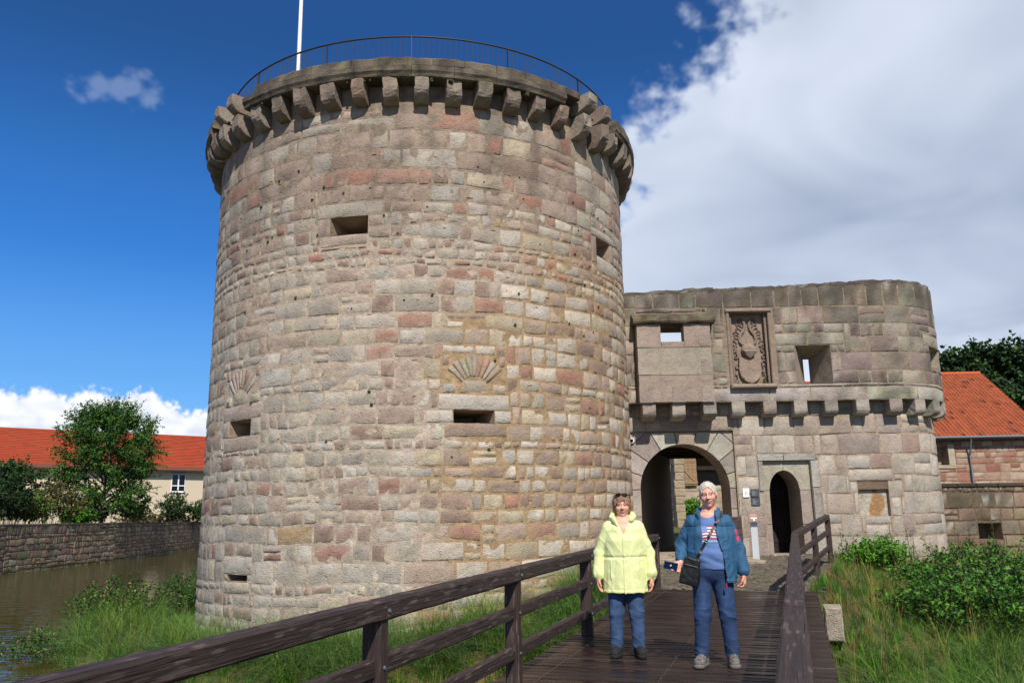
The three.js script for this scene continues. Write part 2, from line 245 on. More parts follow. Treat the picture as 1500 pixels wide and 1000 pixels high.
// ---------------------------------------------------------------- the round tower
const TX = -2.50, TZ = -22.86, TR = 5.68;
const onTower = (s, y, d) => { const t = s / TR; return [TX + (TR + d) * Math.sin(t), y, TZ + (TR + d) * Math.cos(t)]; };
const arc = (deg) => deg * D2R * TR;
const tower = thing('round_tower', 'massive round tower of weathered sandstone with corbelled parapet', 'tower');
{
  const r = rng(101);
  const PAL = { grey: ['#aba28f', '#b0a897', '#a1998a', '#b6ad9d', '#a8a498'].map(lin), pink: ['#a9937f', '#a18a79', '#b09a88', '#9d8676'].map(lin), brown: ['#937a68', '#9b7f6c', '#8e7464'].map(lin), red: ['#a87d67', '#ab755d', '#a07260'].map(lin), yellow: ['#b3a688', '#b1a68b', '#baac8c'].map(lin), pale: ['#c0b7a6', '#c5baa6', '#bab3a6'].map(lin), ochre: ['#ad8f58'].map(lin) };
  const old = (s, y) => smooth(-0.25, 0.25, (s / TR / D2R - lerp(30, 11, smooth(8.5, 3.5, y)) ) / 14 + 0.7 * n3(s * 0.5, y * 0.5, 3)) * smooth(9.2, 8.0, y);   // repointed area on the right
  const tone = (s, y) => {
    const o = old(s, y), up = smooth(7.6, 9.0, y), patch = n3(s * 0.28, y * 0.4, 8); let w;
    if (r() < up) w = [['grey', 0.30], ['pink', 0.42], ['brown', 0.1], ['red', 0.10], ['yellow', 0.08]];
    else if (r() < o) w = [['pale', 0.30], ['pink', 0.24], ['yellow', 0.22], ['brown', 0.11], ['red', 0.08], ['grey', 0.05]];
    else w = [['grey', 0.50 + patch * 0.2], ['pink', 0.20 - patch * 0.1], ['brown', 0.11], ['red', 0.05], ['yellow', 0.11], ['pale', 0.03], ['ochre', 0.006]];
    let t = r() * w.reduce((a, b) => a + b[1], 0); for (const [k, p] of w) { if ((t -= p) <= 0) { const c = soft(pick(r, PAL[k]), 0.26), f = lerp(0.86, 1.10, r()); return c.map((x) => x * f); } } return PAL.grey[0];
  };
  const MO = { left: lin('#c6b5a0'), right: lin('#b89d79'), top: lin('#aa9a86'), white: lin('#d2c6b3') };
  const mortar = (s, y) => { let c = mix3(MO.left, MO.white, smooth(0.0, 0.6, n3(s * 0.8, y * 0.8, 5)) * smooth(5.5, 3.0, y)); c = mix3(c, MO.right, old(s, y)); c = mix3(c, MO.top, smooth(7.2, 8.6, y)); const f = 0.95 + 0.16 * n3(s * 2.2, y * 2.2, 12) + 0.08 * n3(s * 9, y * 9, 2); return c.map((x) => x * f); };
  const streak = (k, s, y) => { const a = smooth(0.25, 0.75, n3(s * 1.5 + 0.3 * n3(s * 3, y * 1.2, 1), y * 0.10, 31)) * smooth(6.4, 9.6, y), g = 0.6 + 0.4 * n3(s * 7, y * 5, 4); return mix3(k, [0.085, 0.075, 0.06], clamp(a * g * 0.62)); };
  // arrow slits: opening, then the dressed stones round it
  const R4 = (t0, t1, y0, y1) => [arc(t0), arc(t1), y0, y1];
  const slits = [
    { o: R4(-15.6, -6.6, 7.74, 8.16), st: [[-19, -3.2, 8.16, 8.5, 'grey'], [-19, -15.6, 7.74, 8.16, 'pink'], [-6.6, -3.2, 7.9, 8.16, 'pink'], [-6.6, -1.6, 7.62, 7.9, 'pink'], [-18, -6.6, 7.48, 7.74, 'pink']], sky: 1 },
    { o: R4(12.5, 21.6, 3.52, 3.80), st: [[9.2, 25.2, 3.80, 4.14, 'pale'], [6.6, 12.5, 3.52, 3.8, 'pale'], [21.6, 25.6, 3.52, 3.8, 'pale'], [10.4, 24.6, 3.22, 3.52, 'brown']] },
    { o: R4(-45.4, -36.4, 3.43, 3.80), st: [[-49, -33, 3.80, 4.14, 'pink'], [-36.4, -33, 3.43, 3.8, 'grey'], [-49, -45.4, 3.43, 3.8, 'pink'], [-48, -33.4, 3.1, 3.43, 'pink']] },
    { o: R4(54.8, 63, 7.92, 8.40), st: [[52.5, 66, 8.40, 8.62, 'grey'], [52.5, 54.8, 7.7, 8.4, 'pink'], [54.8, 66, 7.52, 7.92, 'grey'], [63, 66, 7.92, 8.4, 'pink']] },
    { o: R4(-42.6, -35.0, 0.28, 0.42), st: [[-44.5, -33.6, 0.42, 0.80, 'grey'], [-44, -34, 0.02, 0.28, 'yellow']] },
  ];
  const excl = [], geos = [], seedOf = (() => { let k = 1; return () => k++; })();
  const one = (c, t, y, extra = {}) => { const s = (c[0][0] + c[1][0]) / 2; geos.push(stoneGeo(onTower, c, { proud: lerp(0.007, 0.017, r()), rough: lerp(0.005, 0.012, r()), gap: lerp(0.022, 0.046, r()), col: extra.fan ? soft(t, 0.4).map((v) => v * lerp(0.85, 1.05, r())) : t, seed: seedOf(), smear: mortar(s, y), stain: streak, ...extra })); };
  for (const sl of slits) { excl.push(sl.o); for (const [t0, t1, y0, y1, k] of sl.st) { const e = R4(t0, t1, y0, y1); excl.push(e); one([[e[0], e[2]], [e[1], e[2]], [e[1], e[3]], [e[0], e[3]]], soft(pick(r, PAL[k])), y0, { rough: 0.005, gap: 0.012, proud: 0.02 }); } }
  // relieving arches: fans of narrow stones
  for (const [tc, yb, n, key] of [[17.2, 4.14, 9, 0], [-41, 4.14, 8, 2]]) {
    const sc = arc(tc), e = [sc - 0.72, sc + 0.72, yb, yb + 0.86]; excl.push(e);
    one([[sc - 0.36, yb], [sc + 0.36, yb], [sc + 0.24, yb + 0.32], [sc - 0.24, yb + 0.32]], pick(r, PAL.grey), yb, { rough: 0.012, proud: 0.022 });
    for (let k = 0; k < n; k++) { const a0 = lerp(142, 38, k / n) * D2R, a1 = lerp(142, 38, (k + 1) / n) * D2R, ri = 0.37, ro = 0.84 + 0.04 * n3(k * 3, 1, 1); const q = (a, rr) => [sc + Math.cos(a) * rr * 0.95, yb + 0.02 + Math.sin(a) * rr]; one([q(a0, ri), q(a1, ri), q(a1, ro), q(a0, ro)], pick(r, r() < 0.3 ? PAL.red : r() < 0.5 ? PAL.pink : PAL.grey), yb, { gap: 0.002, rough: 0.006, proud: 0.024, fan: 1 }); }
    for (const d of [-1, 1]) { const x0 = sc + d * 0.40, x1 = sc + d * 0.72; one([[Math.min(x0, x1), yb], [Math.max(x0, x1), yb], [Math.max(x0, x1), yb + 0.24], [Math.min(x0, x1), yb + 0.24]], pick(r, PAL.grey), yb, { proud: 0.022 }); const y0 = yb + 0.60, a = sc + d * 0.54, b = sc + d * 0.72; one([[Math.min(a, b), y0], [Math.max(a, b), y0], [Math.max(a, b), yb + 0.86], [Math.min(a, b), yb + 0.86]], pick(r, PAL.pink), yb, { proud: 0.022 }); }
  }
  for (const c of layCourses({ s0: arc(-104), s1: arc(100), y0: -1.9, y1: 10.75, hs: [0.19, 0.43], ratio: [0.75, 2.6], wob: 0.05, excl, seed: 31, split: 0.05, size: (y) => lerp(0.94, 1.14, smooth(7.4, 8.6, y)) * (y < 1.6 ? 1.1 : 1) })) { const s = (c[0][0] + c[1][0]) / 2, y = (c[0][1] + c[3][1]) / 2; one(c, tone(s, y), y); }
  // broken brick and slivers pressed into the joints
  for (let k = 0; k < 130; k++) { const s = arc(lerp(-75, 75, r())), y = lerp(-0.3, 9.6, r() ** 0.9), w = lerp(0.05, 0.17, r()), h = lerp(0.022, 0.05, r()); if (excl.some((e) => s > e[0] - 0.2 && s < e[1] + 0.2 && y > e[2] - 0.06 && y < e[3] + 0.06)) continue; const g = stoneGeo(onTower, [[s, y], [s + w, y], [s + w, y + h], [s, y + h]], { proud: 0.018, rough: 0.01, gap: 0.004, col: pick(r, PAL.red), seed: seedOf(), nu: 3, nv: 3 }); geos.push(g); }
  // mortar core with the openings left out
  const ths = new Set(), yset = new Set(); for (let t = -180; t <= 180; t += Math.abs(t) < 106 ? 1 : 6) ths.add(t); for (let y = -2.4; y <= 11.3; y += 0.12) yset.add(+y.toFixed(3));
  for (const sl of slits) { ths.add(sl.o[0] / TR / D2R); ths.add(sl.o[1] / TR / D2R); yset.add(sl.o[2]); yset.add(sl.o[3]); }
  const T = [...ths].sort((a, b) => a - b), Y = [...yset].sort((a, b) => a - b), B = new Buf();
  for (const y of Y) for (const t of T) { const s = arc(t); B.v(onTower(s, y, 0.003 + 0.007 * n3(s * 2.5, y * 2.5, 6) + 0.005 * n3(s * 7, y * 7, 6)), streak(mortar(s, y), s, y), [s * 0.8, y * 0.8]); }
  for (let j = 0; j < Y.length - 1; j++) for (let i = 0; i < T.length - 1; i++) { const s = arc((T[i] + T[i + 1]) / 2), y = (Y[j] + Y[j + 1]) / 2; if (slits.some(({ o }) => s > o[0] && s < o[1] && y > o[2] && y < o[3])) continue; const a = j * T.length + i; B.quad(a, a + 1, a + 1 + T.length, a + T.length); }
  mesh('mortar_core', B.geo(), M.mortar, tower);
  for (const [k, { o, sky }] of slits.entries()) { const cx = (o[0] + o[1]) / 2, w = o[1] - o[0], h = o[3] - o[2]; mesh('arrow_slit', funnel(onTower, o, [cx - w * 0.34, cx + w * 0.34, o[2] + h * (sky ? 0.05 : 0.2), o[3] - h * (sky ? 0.3 : 0.2)], 1.1, lin('#a08d79'), true, 0.012), M.stone, tower); }
  const score = ({ area, s, y }) => { const p = onTower(s, y, 0), dx = p[0], dy = p[1] - EYE, dz = p[2], d = Math.hypot(dx, dy, dz), nx = Math.sin(s / TR), nz = Math.cos(s / TR), f = -(dx * nx + dz * nz) / d; return f <= 0 ? -1 : area * f / (d * d); };
  addStones(tower, 'stone', geos, M.stone, score);
  // corbels
  const PR = [['#988c7e'], ['#8f8073'], ['#9d9385'], ['#87796c'], ['#a0907f'], ['#8b8172'], ['#94806f']].map(([c]) => lin(c));
  const corbelGeo = (out, h, w, c, sd) => {
    const s = new THREE.Shape(); s.moveTo(-0.15, 0); s.lineTo(out, 0); s.lineTo(out, -h * 0.40); for (let k = 1; k <= 6; k++) { const a = k / 6 * Math.PI / 2; s.lineTo(lerp(out * 0.12, out, Math.cos(a)), -h * 0.40 - h * 0.6 * Math.sin(a)); } s.lineTo(-0.15, -h); s.closePath();
    const g = new THREE.ExtrudeGeometry(s, { depth: w - 0.03, bevelEnabled: true, bevelSize: 0.014, bevelThickness: 0.015, bevelSegments: 1, steps: 2 }); g.translate(0, 0, -w / 2 + 0.015);
    g.rotateY(-Math.PI / 2);                                  // out of the wall = +z
    const p = g.attributes.position; for (let i = 0; i < p.count; i++) { const x = p.getX(i), y = p.getY(i), z = p.getZ(i); p.setXYZ(i, x + 0.020 * n3(y * 5, z * 5, sd), y + 0.018 * n3(x * 5, z * 5, sd + 3), z + 0.034 * n3(x * 4, y * 4, sd + 7)); }
    g.computeVertexNormals();
    return paint(g, (x, y, z) => { const f = 0.95 + 0.2 * n3(x * 5 + sd, y * 5, z * 5); return mix3(c.map((v) => v * f), [0.09, 0.08, 0.06], clamp(0.5 * n3(x * 3, y * 4 + sd, z * 3 + 5))); });
  };
  const cor = PR.map((c, k) => corbelGeo(0.41, 0.50, 0.325, c, k * 4.4)), top2 = PR.map((c, k) => corbelGeo(0.60, 0.44, 0.33, c, k * 3.1 + 50)), low2 = PR.map((c, k) => corbelGeo(0.47, 0.56, 0.33, c, k * 5.1 + 80));
  const setC = (g, name, th, y, k) => { const m = mesh(name, g, M.stone, tower), q = onTower(arc(th), y, 0); m.position.set(...q); m.rotation.set((r() - 0.5) * 0.06, th * D2R + (r() - 0.5) * 0.09, (r() - 0.5) * 0.07); m.scale.set(lerp(0.86, 1.10, r()), lerp(0.88, 1.06, r()), lerp(0.84, 1.03, r())); };
  let k = 0; const bare = [-50.5, -43.4, 46.9, 54.0]; 
  for (let t = 5.3 - 26 * 6.9; t < 179; t += 6.9) { k++; if (bare.some((b) => Math.abs(b - t) < 3.4)) continue; setC(cor[(k * 5) % 7], k ? 'corbel_' + String(k).padStart(3, '0') : 'corbel', t, 11.265, k); }
  bare.forEach((t, i) => { setC(low2[i], 'corbel_' + (200 + i), t, 11.24, i); setC(top2[i], 'corbel_' + (210 + i), t, 11.72, i); });
  // parapet: fascia course and coping course, block by block
  const ring = (prof, t0, t1, sd, c) => {
    const n = Math.max(2, Math.round((t1 - t0) / 1.6)), B2 = new Buf(), m = prof.length;
    for (let i = 0; i <= n; i++) { const t = lerp(t0, t1, i / n) * D2R; for (let j = 0; j < m; j++) { let [rr, y] = prof[j]; rr += 0.007 * n3(t * 40, j * 0.8, 2) + 0.010 * n3(t * 9, y * 3, sd); y += 0.010 * n3(t * 30, j * 1.3, 5) * (y > 11.6 ? 1.8 : 0.3) + (y > 11.6 ? 0.012 * n3(sd, 2, 2) : 0); const f = 0.9 + 0.28 * n3(t * 22, y * 5, 8) + 0.12 * n3(t * 70, y * 12, 3); let kk = c.map((x) => x * f); kk = mix3(kk, [0.055, 0.047, 0.036], clamp(0.46 + 0.8 * n3(t * 14, y * 1.5, 21))); kk = mix3(kk, [0.30, 0.28, 0.16], clamp(0.9 * n3(t * 50, y * 9, 40) - 0.35)); B2.v([TX + rr * Math.sin(t), y, TZ + rr * Math.cos(t)], kk, [t * 6, y + rr + sd]); } }
    for (let i = 0; i < n; i++) for (let j = 0; j < m; j++) { const a = i * m + j, b = i * m + (j + 1) % m; B2.quad(a, a + m, b + m, b); }
    for (const e of [0, n]) { const v0 = e * m; for (let j = 1; j < m - 1; j++) e ? B2.tri(v0, v0 + j, v0 + j + 1) : B2.tri(v0, v0 + j + 1, v0 + j); }
    return B2.geo(true);
  };
  const f1 = (o) => [[5.5, 11.27], [6.06 + o, 11.27], [6.10 + o, 11.29], [6.12 + o, 11.35], [6.16 + o, 11.41], [6.16 + o, 11.53], [5.5, 11.53]], f2 = (o) => [[5.5, 11.535], [6.12 + o, 11.535], [6.14 + o, 11.55], [6.13 + o, 11.72], [6.08 + o, 11.77], [5.75, 11.80], [5.5, 11.80]];
  const pc = ['#6f6454', '#776d5e', '#665b4d', '#7b7061'].map(lin);
  for (const [prof, w0, name] of [[f1, 9.2, 'fascia_stone'], [f2, 7.3, 'coping_stone']]) { let t = -180 + r() * 3, q = 0; while (t < 179) { const w = Math.min(w0 * lerp(0.7, 1.35, r()), 180 - t), mid = t + w / 2, rec = bare.some((b) => Math.abs(b - mid) < 5.4); mesh(name + (q ? '_' + String(q).padStart(3, '0') : ''), ring(prof(rec ? -0.36 : name[0] === 'c' ? -0.02 * r() : 0), t + 0.045, t + w - 0.045, q * 1.7 + (name[0] === 'c' ? 60 : 0), pick(r, pc)), M.stone, tower); q++; t += w; } }
  mesh('platform', paint(put(new THREE.CylinderGeometry(5.6, 5.6, 0.3, 64), TX, 11.4, TZ), () => lin('#7a7266')), M.stone, tower);
  // moss cushions in the joints and putlog holes
  const moss = []; for (let q = 0; q < 70; q++) { const th = lerp(-60, 62, r()), y = q < 16 ? 11.22 : lerp(2.5, 9.6, r() ** 0.6), g = new THREE.IcosahedronGeometry(lerp(0.018, q < 16 ? 0.06 : 0.034, r()), 1), p = g.attributes.position; for (let i = 0; i < p.count; i++) { const f = 1 + 0.5 * n3(p.getX(i) * 40, p.getY(i) * 40, q); p.setXYZ(i, p.getX(i) * f, p.getY(i) * f, p.getZ(i) * f); } g.computeVertexNormals(); const w = onTower(arc(th), y, q < 16 ? 0.38 : 0.02); g.translate(...w); moss.push(paint(g, () => [0.035 + 0.02 * r(), 0.045 + 0.02 * r(), 0.012])); }
  mesh('moss', merge(moss), M.vc, tower, 'stuff');
}
{ // railing on the platform, flagpole
  const rail = thing('platform_railing', 'thin dark iron railing curving round the tower top', 'railing'); rail.position.set(TX, 11.7, TZ);
  const tor = new THREE.TorusGeometry(5.55, 0.022, 6, 180); tor.rotateX(Math.PI / 2); mesh('handrail', tor, M.iron, rail).position.y = 0.92;
  const tor2 = new THREE.TorusGeometry(5.55, 0.012, 5, 180); tor2.rotateX(Math.PI / 2); mesh('bottom_rail', tor2, M.iron, rail).position.y = 0.16;
  const bg = new THREE.CylinderGeometry(0.0075, 0.0075, 0.92, 5), pg = new THREE.BoxGeometry(0.05, 0.95, 0.012);
  for (let k = 0; k < 268; k++) { const t = k / 268 * Math.PI * 2, post = k % 18 === 2, m = mesh((post ? 'post_' : 'baluster_') + String(k).padStart(3, '0'), post ? pg : bg, M.iron, rail); m.position.set(5.55 * Math.sin(t), 0.46, 5.55 * Math.cos(t)); m.rotation.y = t + Math.PI / 2; }
  const pole = thing('flagpole', 'tall white flagpole rising from the tower top', 'flagpole'); pole.position.set(-5.69, 11.55, -20.2);
  mesh('pole', put(new THREE.CylinderGeometry(0.035, 0.06, 12, 14), 0, 6, 0), M.white, pole); mesh('finial', put(new THREE.SphereGeometry(0.09, 14, 10), 0, 12.06, 0), M.white, pole); mesh('foot', put(new THREE.CylinderGeometry(0.11, 0.13, 0.5, 14), 0, 0.25, 0), M.zinc, pole); 
}

// ---------------------------------------------------------------- the gatehouse wing
const WX = 2.4, FLAT = 7.8, ARCX = 10.2, ARCZ = -24.3, ARCR = 2.0, WZ = -22.3;
const onWing = (s, y, d) => { if (s <= FLAT) return [WX + s, y, WZ + d]; const a = (s - FLAT) / ARCR; if (a <= Math.PI / 2) return [ARCX + (ARCR + d) * Math.sin(a), y, ARCZ + (ARCR + d) * Math.cos(a)]; return [ARCX + ARCR + d, y, ARCZ - (s - FLAT - ARCR * Math.PI / 2)]; };
const OUT = 0.35;                                               // the parapet stands this far out, on corbels
const onParapet = (s, y, d) => onWing(s, y, d + OUT);
const wing = thing('gatehouse', 'stone gatehouse wing with arched gateway and corbelled parapet', 'gatehouse');
const SPAL = { buff: ['#b3a894', '#a99e8a', '#b8ae9b', '#ada391'].map(lin), pink: ['#a8937f', '#ae9a87', '#a08b7b', '#a99584'].map(lin), mauve: ['#9c8a82', '#937f75'].map(lin), grey: ['#a7a497', '#9d9a8c'].map(lin), red: ['#a07a68'].map(lin) };
for (const k of Object.keys(SPAL)) SPAL[k] = SPAL[k].map((c) => soft(c, 0.5).map((v) => v * 1.08));
const WPAL = ['#8f8373', '#85796b', '#97907f', '#8b786a', '#7c7062', '#9c9484', '#8a7a70'].map(lin).map((c) => soft(c, 0.45));
// a dressed stone from its outline on the flat wall
function prism(pts, z, depth, col, parent, name, bevel = 0.008, sd = 1) {
  const s = new THREE.Shape(pts.map((p) => new THREE.Vector2(p[0], p[1])));
  const g = new THREE.ExtrudeGeometry(s, { depth: depth - bevel, bevelEnabled: true, bevelSize: -bevel * 0.2, bevelThickness: bevel, bevelSegments: 1, bevelOffset: -bevel * 0.6, curveSegments: 8 });
  g.translate(0, 0, z - depth); paint(g, (x, y, zz) => { const f = 0.97 + 0.13 * n3(x * 3, y * 3, sd) + 0.07 * n3(x * 11, y * 11, sd); return [col[0] * f, col[1] * f, col[2] * f * (1 + 0.05 * n3(x * 4, y * 4, 33))]; });
  return mesh(name, g, M.stone, parent);
}
const rect = (x0, x1, y0, y1) => [[x0, y0], [x1, y0], [x1, y1], [x0, y1]];
const AX = 4.60, AR = 1.21, ASP = 2.21, FLOOR = 0.42;           // the gate arch
const DX = 7.27, DW = 0.41, DSP = 2.14, DH = 0.52;              // the small door
const doorTop = (x) => DSP + DH * Math.pow(Math.max(0, 1 - (x / DW) ** 2), 0.56);
{
  const r = rng(202), Rect = (x0, x1, y0, y1) => [x0 - WX, x1 - WX, y0, y1];
  const mort = (s, y) => { const f = 0.95 + 0.15 * n3(s * 2, y * 2, 7) + 0.07 * n3(s * 8, y * 8, 1); return mix3(lin('#b9a792'), lin('#a5957f'), smooth(4.3, 6.5, y)).map((x) => x * f); };
  const slab = (name, outline, holes, z, t) => { const s = new THREE.Shape(outline.map((p) => new THREE.Vector2(...p))); for (const h of holes) s.holes.push(new THREE.Path(h.map((p) => new THREE.Vector2(...p)))); const g = new THREE.ExtrudeGeometry(s, { depth: t, bevelEnabled: false, curveSegments: 6 }); g.translate(0, 0, z - t); paint(g, (x, y) => mort(x, y)); return mesh(name, g, M.mortar, wing); };
  const archPath = [[AX - AR, FLOOR - 1], [AX + AR, FLOOR - 1]]; for (let k = 0; k <= 28; k++) { const a = k / 28 * Math.PI; archPath.push([AX + AR * Math.cos(a), ASP + AR * Math.sin(a)]); }
  const doorPath = [[DX - DW, 0.46], [DX + DW, 0.46]]; for (let k = 0; k <= 20; k++) { const x = DW * Math.cos(k / 20 * Math.PI); doorPath.push([DX + x, doorTop(x)]); }
  // lower wall: an outer skin with the two sunk panels, and the wall proper behind it
  const PAN = [2.95, 5.97, FLOOR - 0.9, 3.76], DPAN = [6.70, 7.98, 0.44, 2.92], NI = [9.20, 10.02, 1.42, 2.34];
  const archPanel = [[PAN[0], PAN[2]], [PAN[1], PAN[2]], [PAN[1], PAN[3]], [PAN[0], PAN[3]]];
  slab('outer_skin', [[2.6, -1.6], [PAN[0] - 0.02, -1.6], [PAN[0] - 0.02, PAN[3]], [PAN[1], PAN[3]], [PAN[1], -1.6], [ARCX, -1.6], [ARCX, 4.6], [2.6, 4.6]], [rect(...DPAN), rect(...NI)], WZ, 0.13);
  slab('wall_core', [[2.6, -1.6], [AX - AR, -1.6], ...archPath.slice(2).reverse(), [AX + AR, -1.6], [ARCX, -1.6], [ARCX, 4.6], [2.6, 4.6]], [doorPath], WZ - 0.131, 0.95);
  { // the rounded end and the flank
    const B = new Buf(), S = []; for (let s = FLAT; s <= FLAT + 3.1416 + 4.2; s += 0.12) S.push(s); const Y = []; for (let y = -1.6; y <= 4.61; y += 0.155) Y.push(y);
    for (const y of Y) for (const s of S) B.v(onWing(s, y, 0.008 * n3(s * 3, y * 3, 4)), mort(s, y), [s * 0.8, y * 0.8]);
    for (let j = 0; j < Y.length - 1; j++) for (let i = 0; i < S.length - 1; i++) { const a = j * S.length + i; B.quad(a, a + 1, a + 1 + S.length, a + S.length); }
    mesh('round_end_core', B.geo(), M.mortar, wing);
  }
  const geos = []; let sd = 900;
  const fading = (k, s, y) => { const a = smooth(0.3, 0.8, n3(s * 1.3, y * 0.5, 61)) * 0.25; return mix3(k, [0.10, 0.085, 0.065], a); };
  const one = (P, c, col, o = {}) => { const g = stoneGeo(P, c, { proud: lerp(0.012, 0.024, r()), rough: lerp(0.006, 0.013, r()), gap: lerp(0.014, 0.034, r()), col, seed: sd++, smear: mort((c[0][0] + c[1][0]) / 2, c[0][1]), stain: fading, ...o }); if (P === onParapet) g.userData.up = 1; geos.push(g); };
  const tone = () => { const q = r(), c = pick(r, q < 0.46 ? SPAL.buff : q < 0.74 ? SPAL.pink : q < 0.84 ? SPAL.mauve : q < 0.97 ? SPAL.grey : SPAL.red), f = lerp(0.94, 1.08, r()); return c.map((x) => x * f); };
  const sill = [[8.98, 10.18, 2.34, 2.66, 'buff'], [9.32, 10.0, 1.20, 1.42, 'grey'], [10.02, 10.42, 1.9, 2.34, 'buff'], [10.02, 10.32, 1.42, 1.9, 'buff']], ex = [Rect(...PAN), Rect(...DPAN), Rect(...NI), Rect(6.56, 8.12, 2.92, 3.10), Rect(6.56, 6.70, 2.1, 2.92), Rect(7.98, 8.2, 0.44, 2.92)];
  for (const [x0, x1, y0, y1, k] of sill) { const e = Rect(x0, x1, y0, y1); ex.push(e); one(onWing, [[e[0], e[2]], [e[1], e[2]], [e[1], e[3]], [e[0], e[3]]], pick(r, SPAL[k]), { rough: 0.006 }); }
  for (const c of layCourses({ s0: 0.3, s1: FLAT + 3.1416 + 3.5, y0: -1.2, y1: 4.5, hs: [0.40, 0.70], ratio: [0.8, 2.3], wob: 0.04, excl: ex, seed: 57, split: 0.12 })) one(onWing, c, tone());
  // dressed stones round the small door
  for (const [x0, x1, y0, y1] of [[6.56, 7.26, 2.92, 3.10], [7.27, 8.12, 2.92, 3.10], [6.57, 6.70, 2.12, 2.91], [7.985, 8.2, 2.2, 2.91], [7.985, 8.17, 1.3, 2.19], [7.985, 8.2, 0.46, 1.29]]) prism(rect(x0, x1, y0, y1), WZ + 0.035, 0.12, pick(r, SPAL.grey), wing, 'door_surround_stone', 0.012, sd++);
  const doorSpan = (d) => { const p = []; for (let k = 0; k <= 10; k++) { const x = d * DW * (1 - k / 10); p.push([DX + x, doorTop(Math.min(Math.abs(x), DW))]); } p.push([DX, DPAN[3]], [d < 0 ? DPAN[0] : DPAN[1], DPAN[3]], [d < 0 ? DPAN[0] : DPAN[1], DSP]); return d < 0 ? p.reverse() : p; };
  for (const d of [-1, 1]) prism(doorSpan(d), WZ - 0.085, 0.1, lin('#b0aa97'), wing, 'door_spandrel', 0.006, sd++);
  for (const [x0, x1] of [[DPAN[0], DX - DW], [DX + DW, DPAN[1]]]) for (const [a, b] of [[0.46, 1.24], [1.25, DSP - 0.005]]) prism(rect(x0, x1, a, b), WZ - 0.085, 0.1, pick(r, SPAL.pink), wing, 'door_jamb', 0.006, sd++);
  prism(rect(6.72, 7.96, 0.36, 0.455), WZ + 0.10, 0.6, lin('#b9b09f'), wing, 'door_sill', 0.012, sd++);
  // gate arch: voussoirs, spandrels and jambs inside the sunk panel
  const outer = (a) => { const cx = Math.cos(a), sy = Math.sin(a); return Math.min(AR + 0.60, sy > 0.05 ? (PAN[3] - 0.03 - ASP) / sy : 9, cx > 0.05 ? (PAN[1] - AX) / cx : cx < -0.05 ? (PAN[0] - AX) / cx : 9); };
  const cuts = [0, 18, 37, 57, 76, 98, 120, 143, 162, 180];
  for (let k = 0; k < cuts.length - 1; k++) { const a0 = (cuts[k] + 0.3) * D2R, a1 = (cuts[k + 1] - 0.3) * D2R, p = []; for (let i = 0; i <= 6; i++) { const a = lerp(a0, a1, i / 6), o = outer(a); p.push([AX + o * Math.cos(a), ASP + o * Math.sin(a)]); } for (let i = 6; i >= 0; i--) { const a = lerp(a0, a1, i / 6); p.push([AX + (AR - 0.012) * Math.cos(a), ASP + (AR - 0.012) * Math.sin(a)]); } prism(p, WZ - 0.075, 0.3, pick(r, r() < 0.7 ? SPAL.pink : SPAL.buff).map((x) => x * lerp(0.95, 1.12, r())), wing, 'voussoir', 0.01, sd++); }
  for (const d of [-1, 1]) { const p = []; for (let i = 0; i <= 8; i++) { const a = lerp(38, 62, i / 8) * D2R, o = Math.min(outer(a) + 0.012, 2); p.push([AX + d * o * Math.cos(a), ASP + o * Math.sin(a)]); } p.push([d > 0 ? PAN[1] - 0.005 : PAN[0] + 0.1, PAN[3] - 0.005]); prism(d > 0 ? p : p.reverse(), WZ - 0.08, 0.1, pick(r, SPAL.pink), wing, 'arch_spandrel', 0.008, sd++); }
  for (const [x0, x1] of [[PAN[0], AX - AR + 0.012], [AX + AR - 0.012, PAN[1]]]) { let y = ASP - 0.004; while (y > 0.3) { const h = Math.min(lerp(0.5, 0.75, r()), y - 0.2); prism(rect(x0, x1, y - h + 0.006, y), WZ - 0.075, 0.3, pick(r, r() < 0.6 ? SPAL.pink : SPAL.buff), wing, 'arch_jamb', 0.01, sd++); y -= h; } }
  // niche under its lintel: a plastered patch with a rusty stain
  { const g = new THREE.PlaneGeometry(NI[1] - NI[0], NI[3] - NI[2], 30, 30); g.translate((NI[0] + NI[1]) / 2, (NI[2] + NI[3]) / 2, WZ - 0.125); paint(g, (x, y) => { const a = smooth(0.0, 0.45, n3(x * 3.1 + 1.4, y * 1.7, 2) + 0.7 - 3.2 * Math.abs(x - 9.72)), b = smooth(0.5, 0.9, n3(x * 9, y * 9, 4)); let c = mix3(lin('#cfc6b2'), lin('#b98a56'), a * 0.9); return mix3(c, lin('#9d927f'), b * 0.6); }); mesh('niche_plaster', g, M.mortar, wing); prism(rect(9.20, 10.02, 2.12, 2.335), WZ - 0.02, 0.04, lin('#7d6857'), wing, 'niche_beam', 0.004, sd++); }
  // parapet
  const topY = (s) => 7.50 + 0.034 * Math.min(s - 0.6, 8.2) - 0.03 * Math.max(0, s - 9);
  const W1 = [4.03, 4.63, 6.10, 6.56], W2 = [7.73, 8.69, 4.95, 6.01], FR = [5.97, 7.06, 4.93, 6.96], W3 = [9.12, 9.95, 5.42, 6.02];   // last: along s
  { const s = new THREE.Shape([[2.6, 4.49], [ARCX, 4.49], [ARCX, topY(FLAT) - 0.03], [2.6, topY(0.2) - 0.03]].map((p) => new THREE.Vector2(...p))); for (const w of [[3.9, 4.9, 6.05, 6.62], W2, FR]) s.holes.push(new THREE.Path(rect(...w).map((p) => new THREE.Vector2(...p)))); const g = new THREE.ExtrudeGeometry(s, { depth: 0.9, bevelEnabled: false }); g.translate(0, 0, WZ + OUT - 0.9); paint(g, (x, y) => mort(x, y).map((v) => v * 0.9)); mesh('parapet_core', g, M.mortar, wing); }
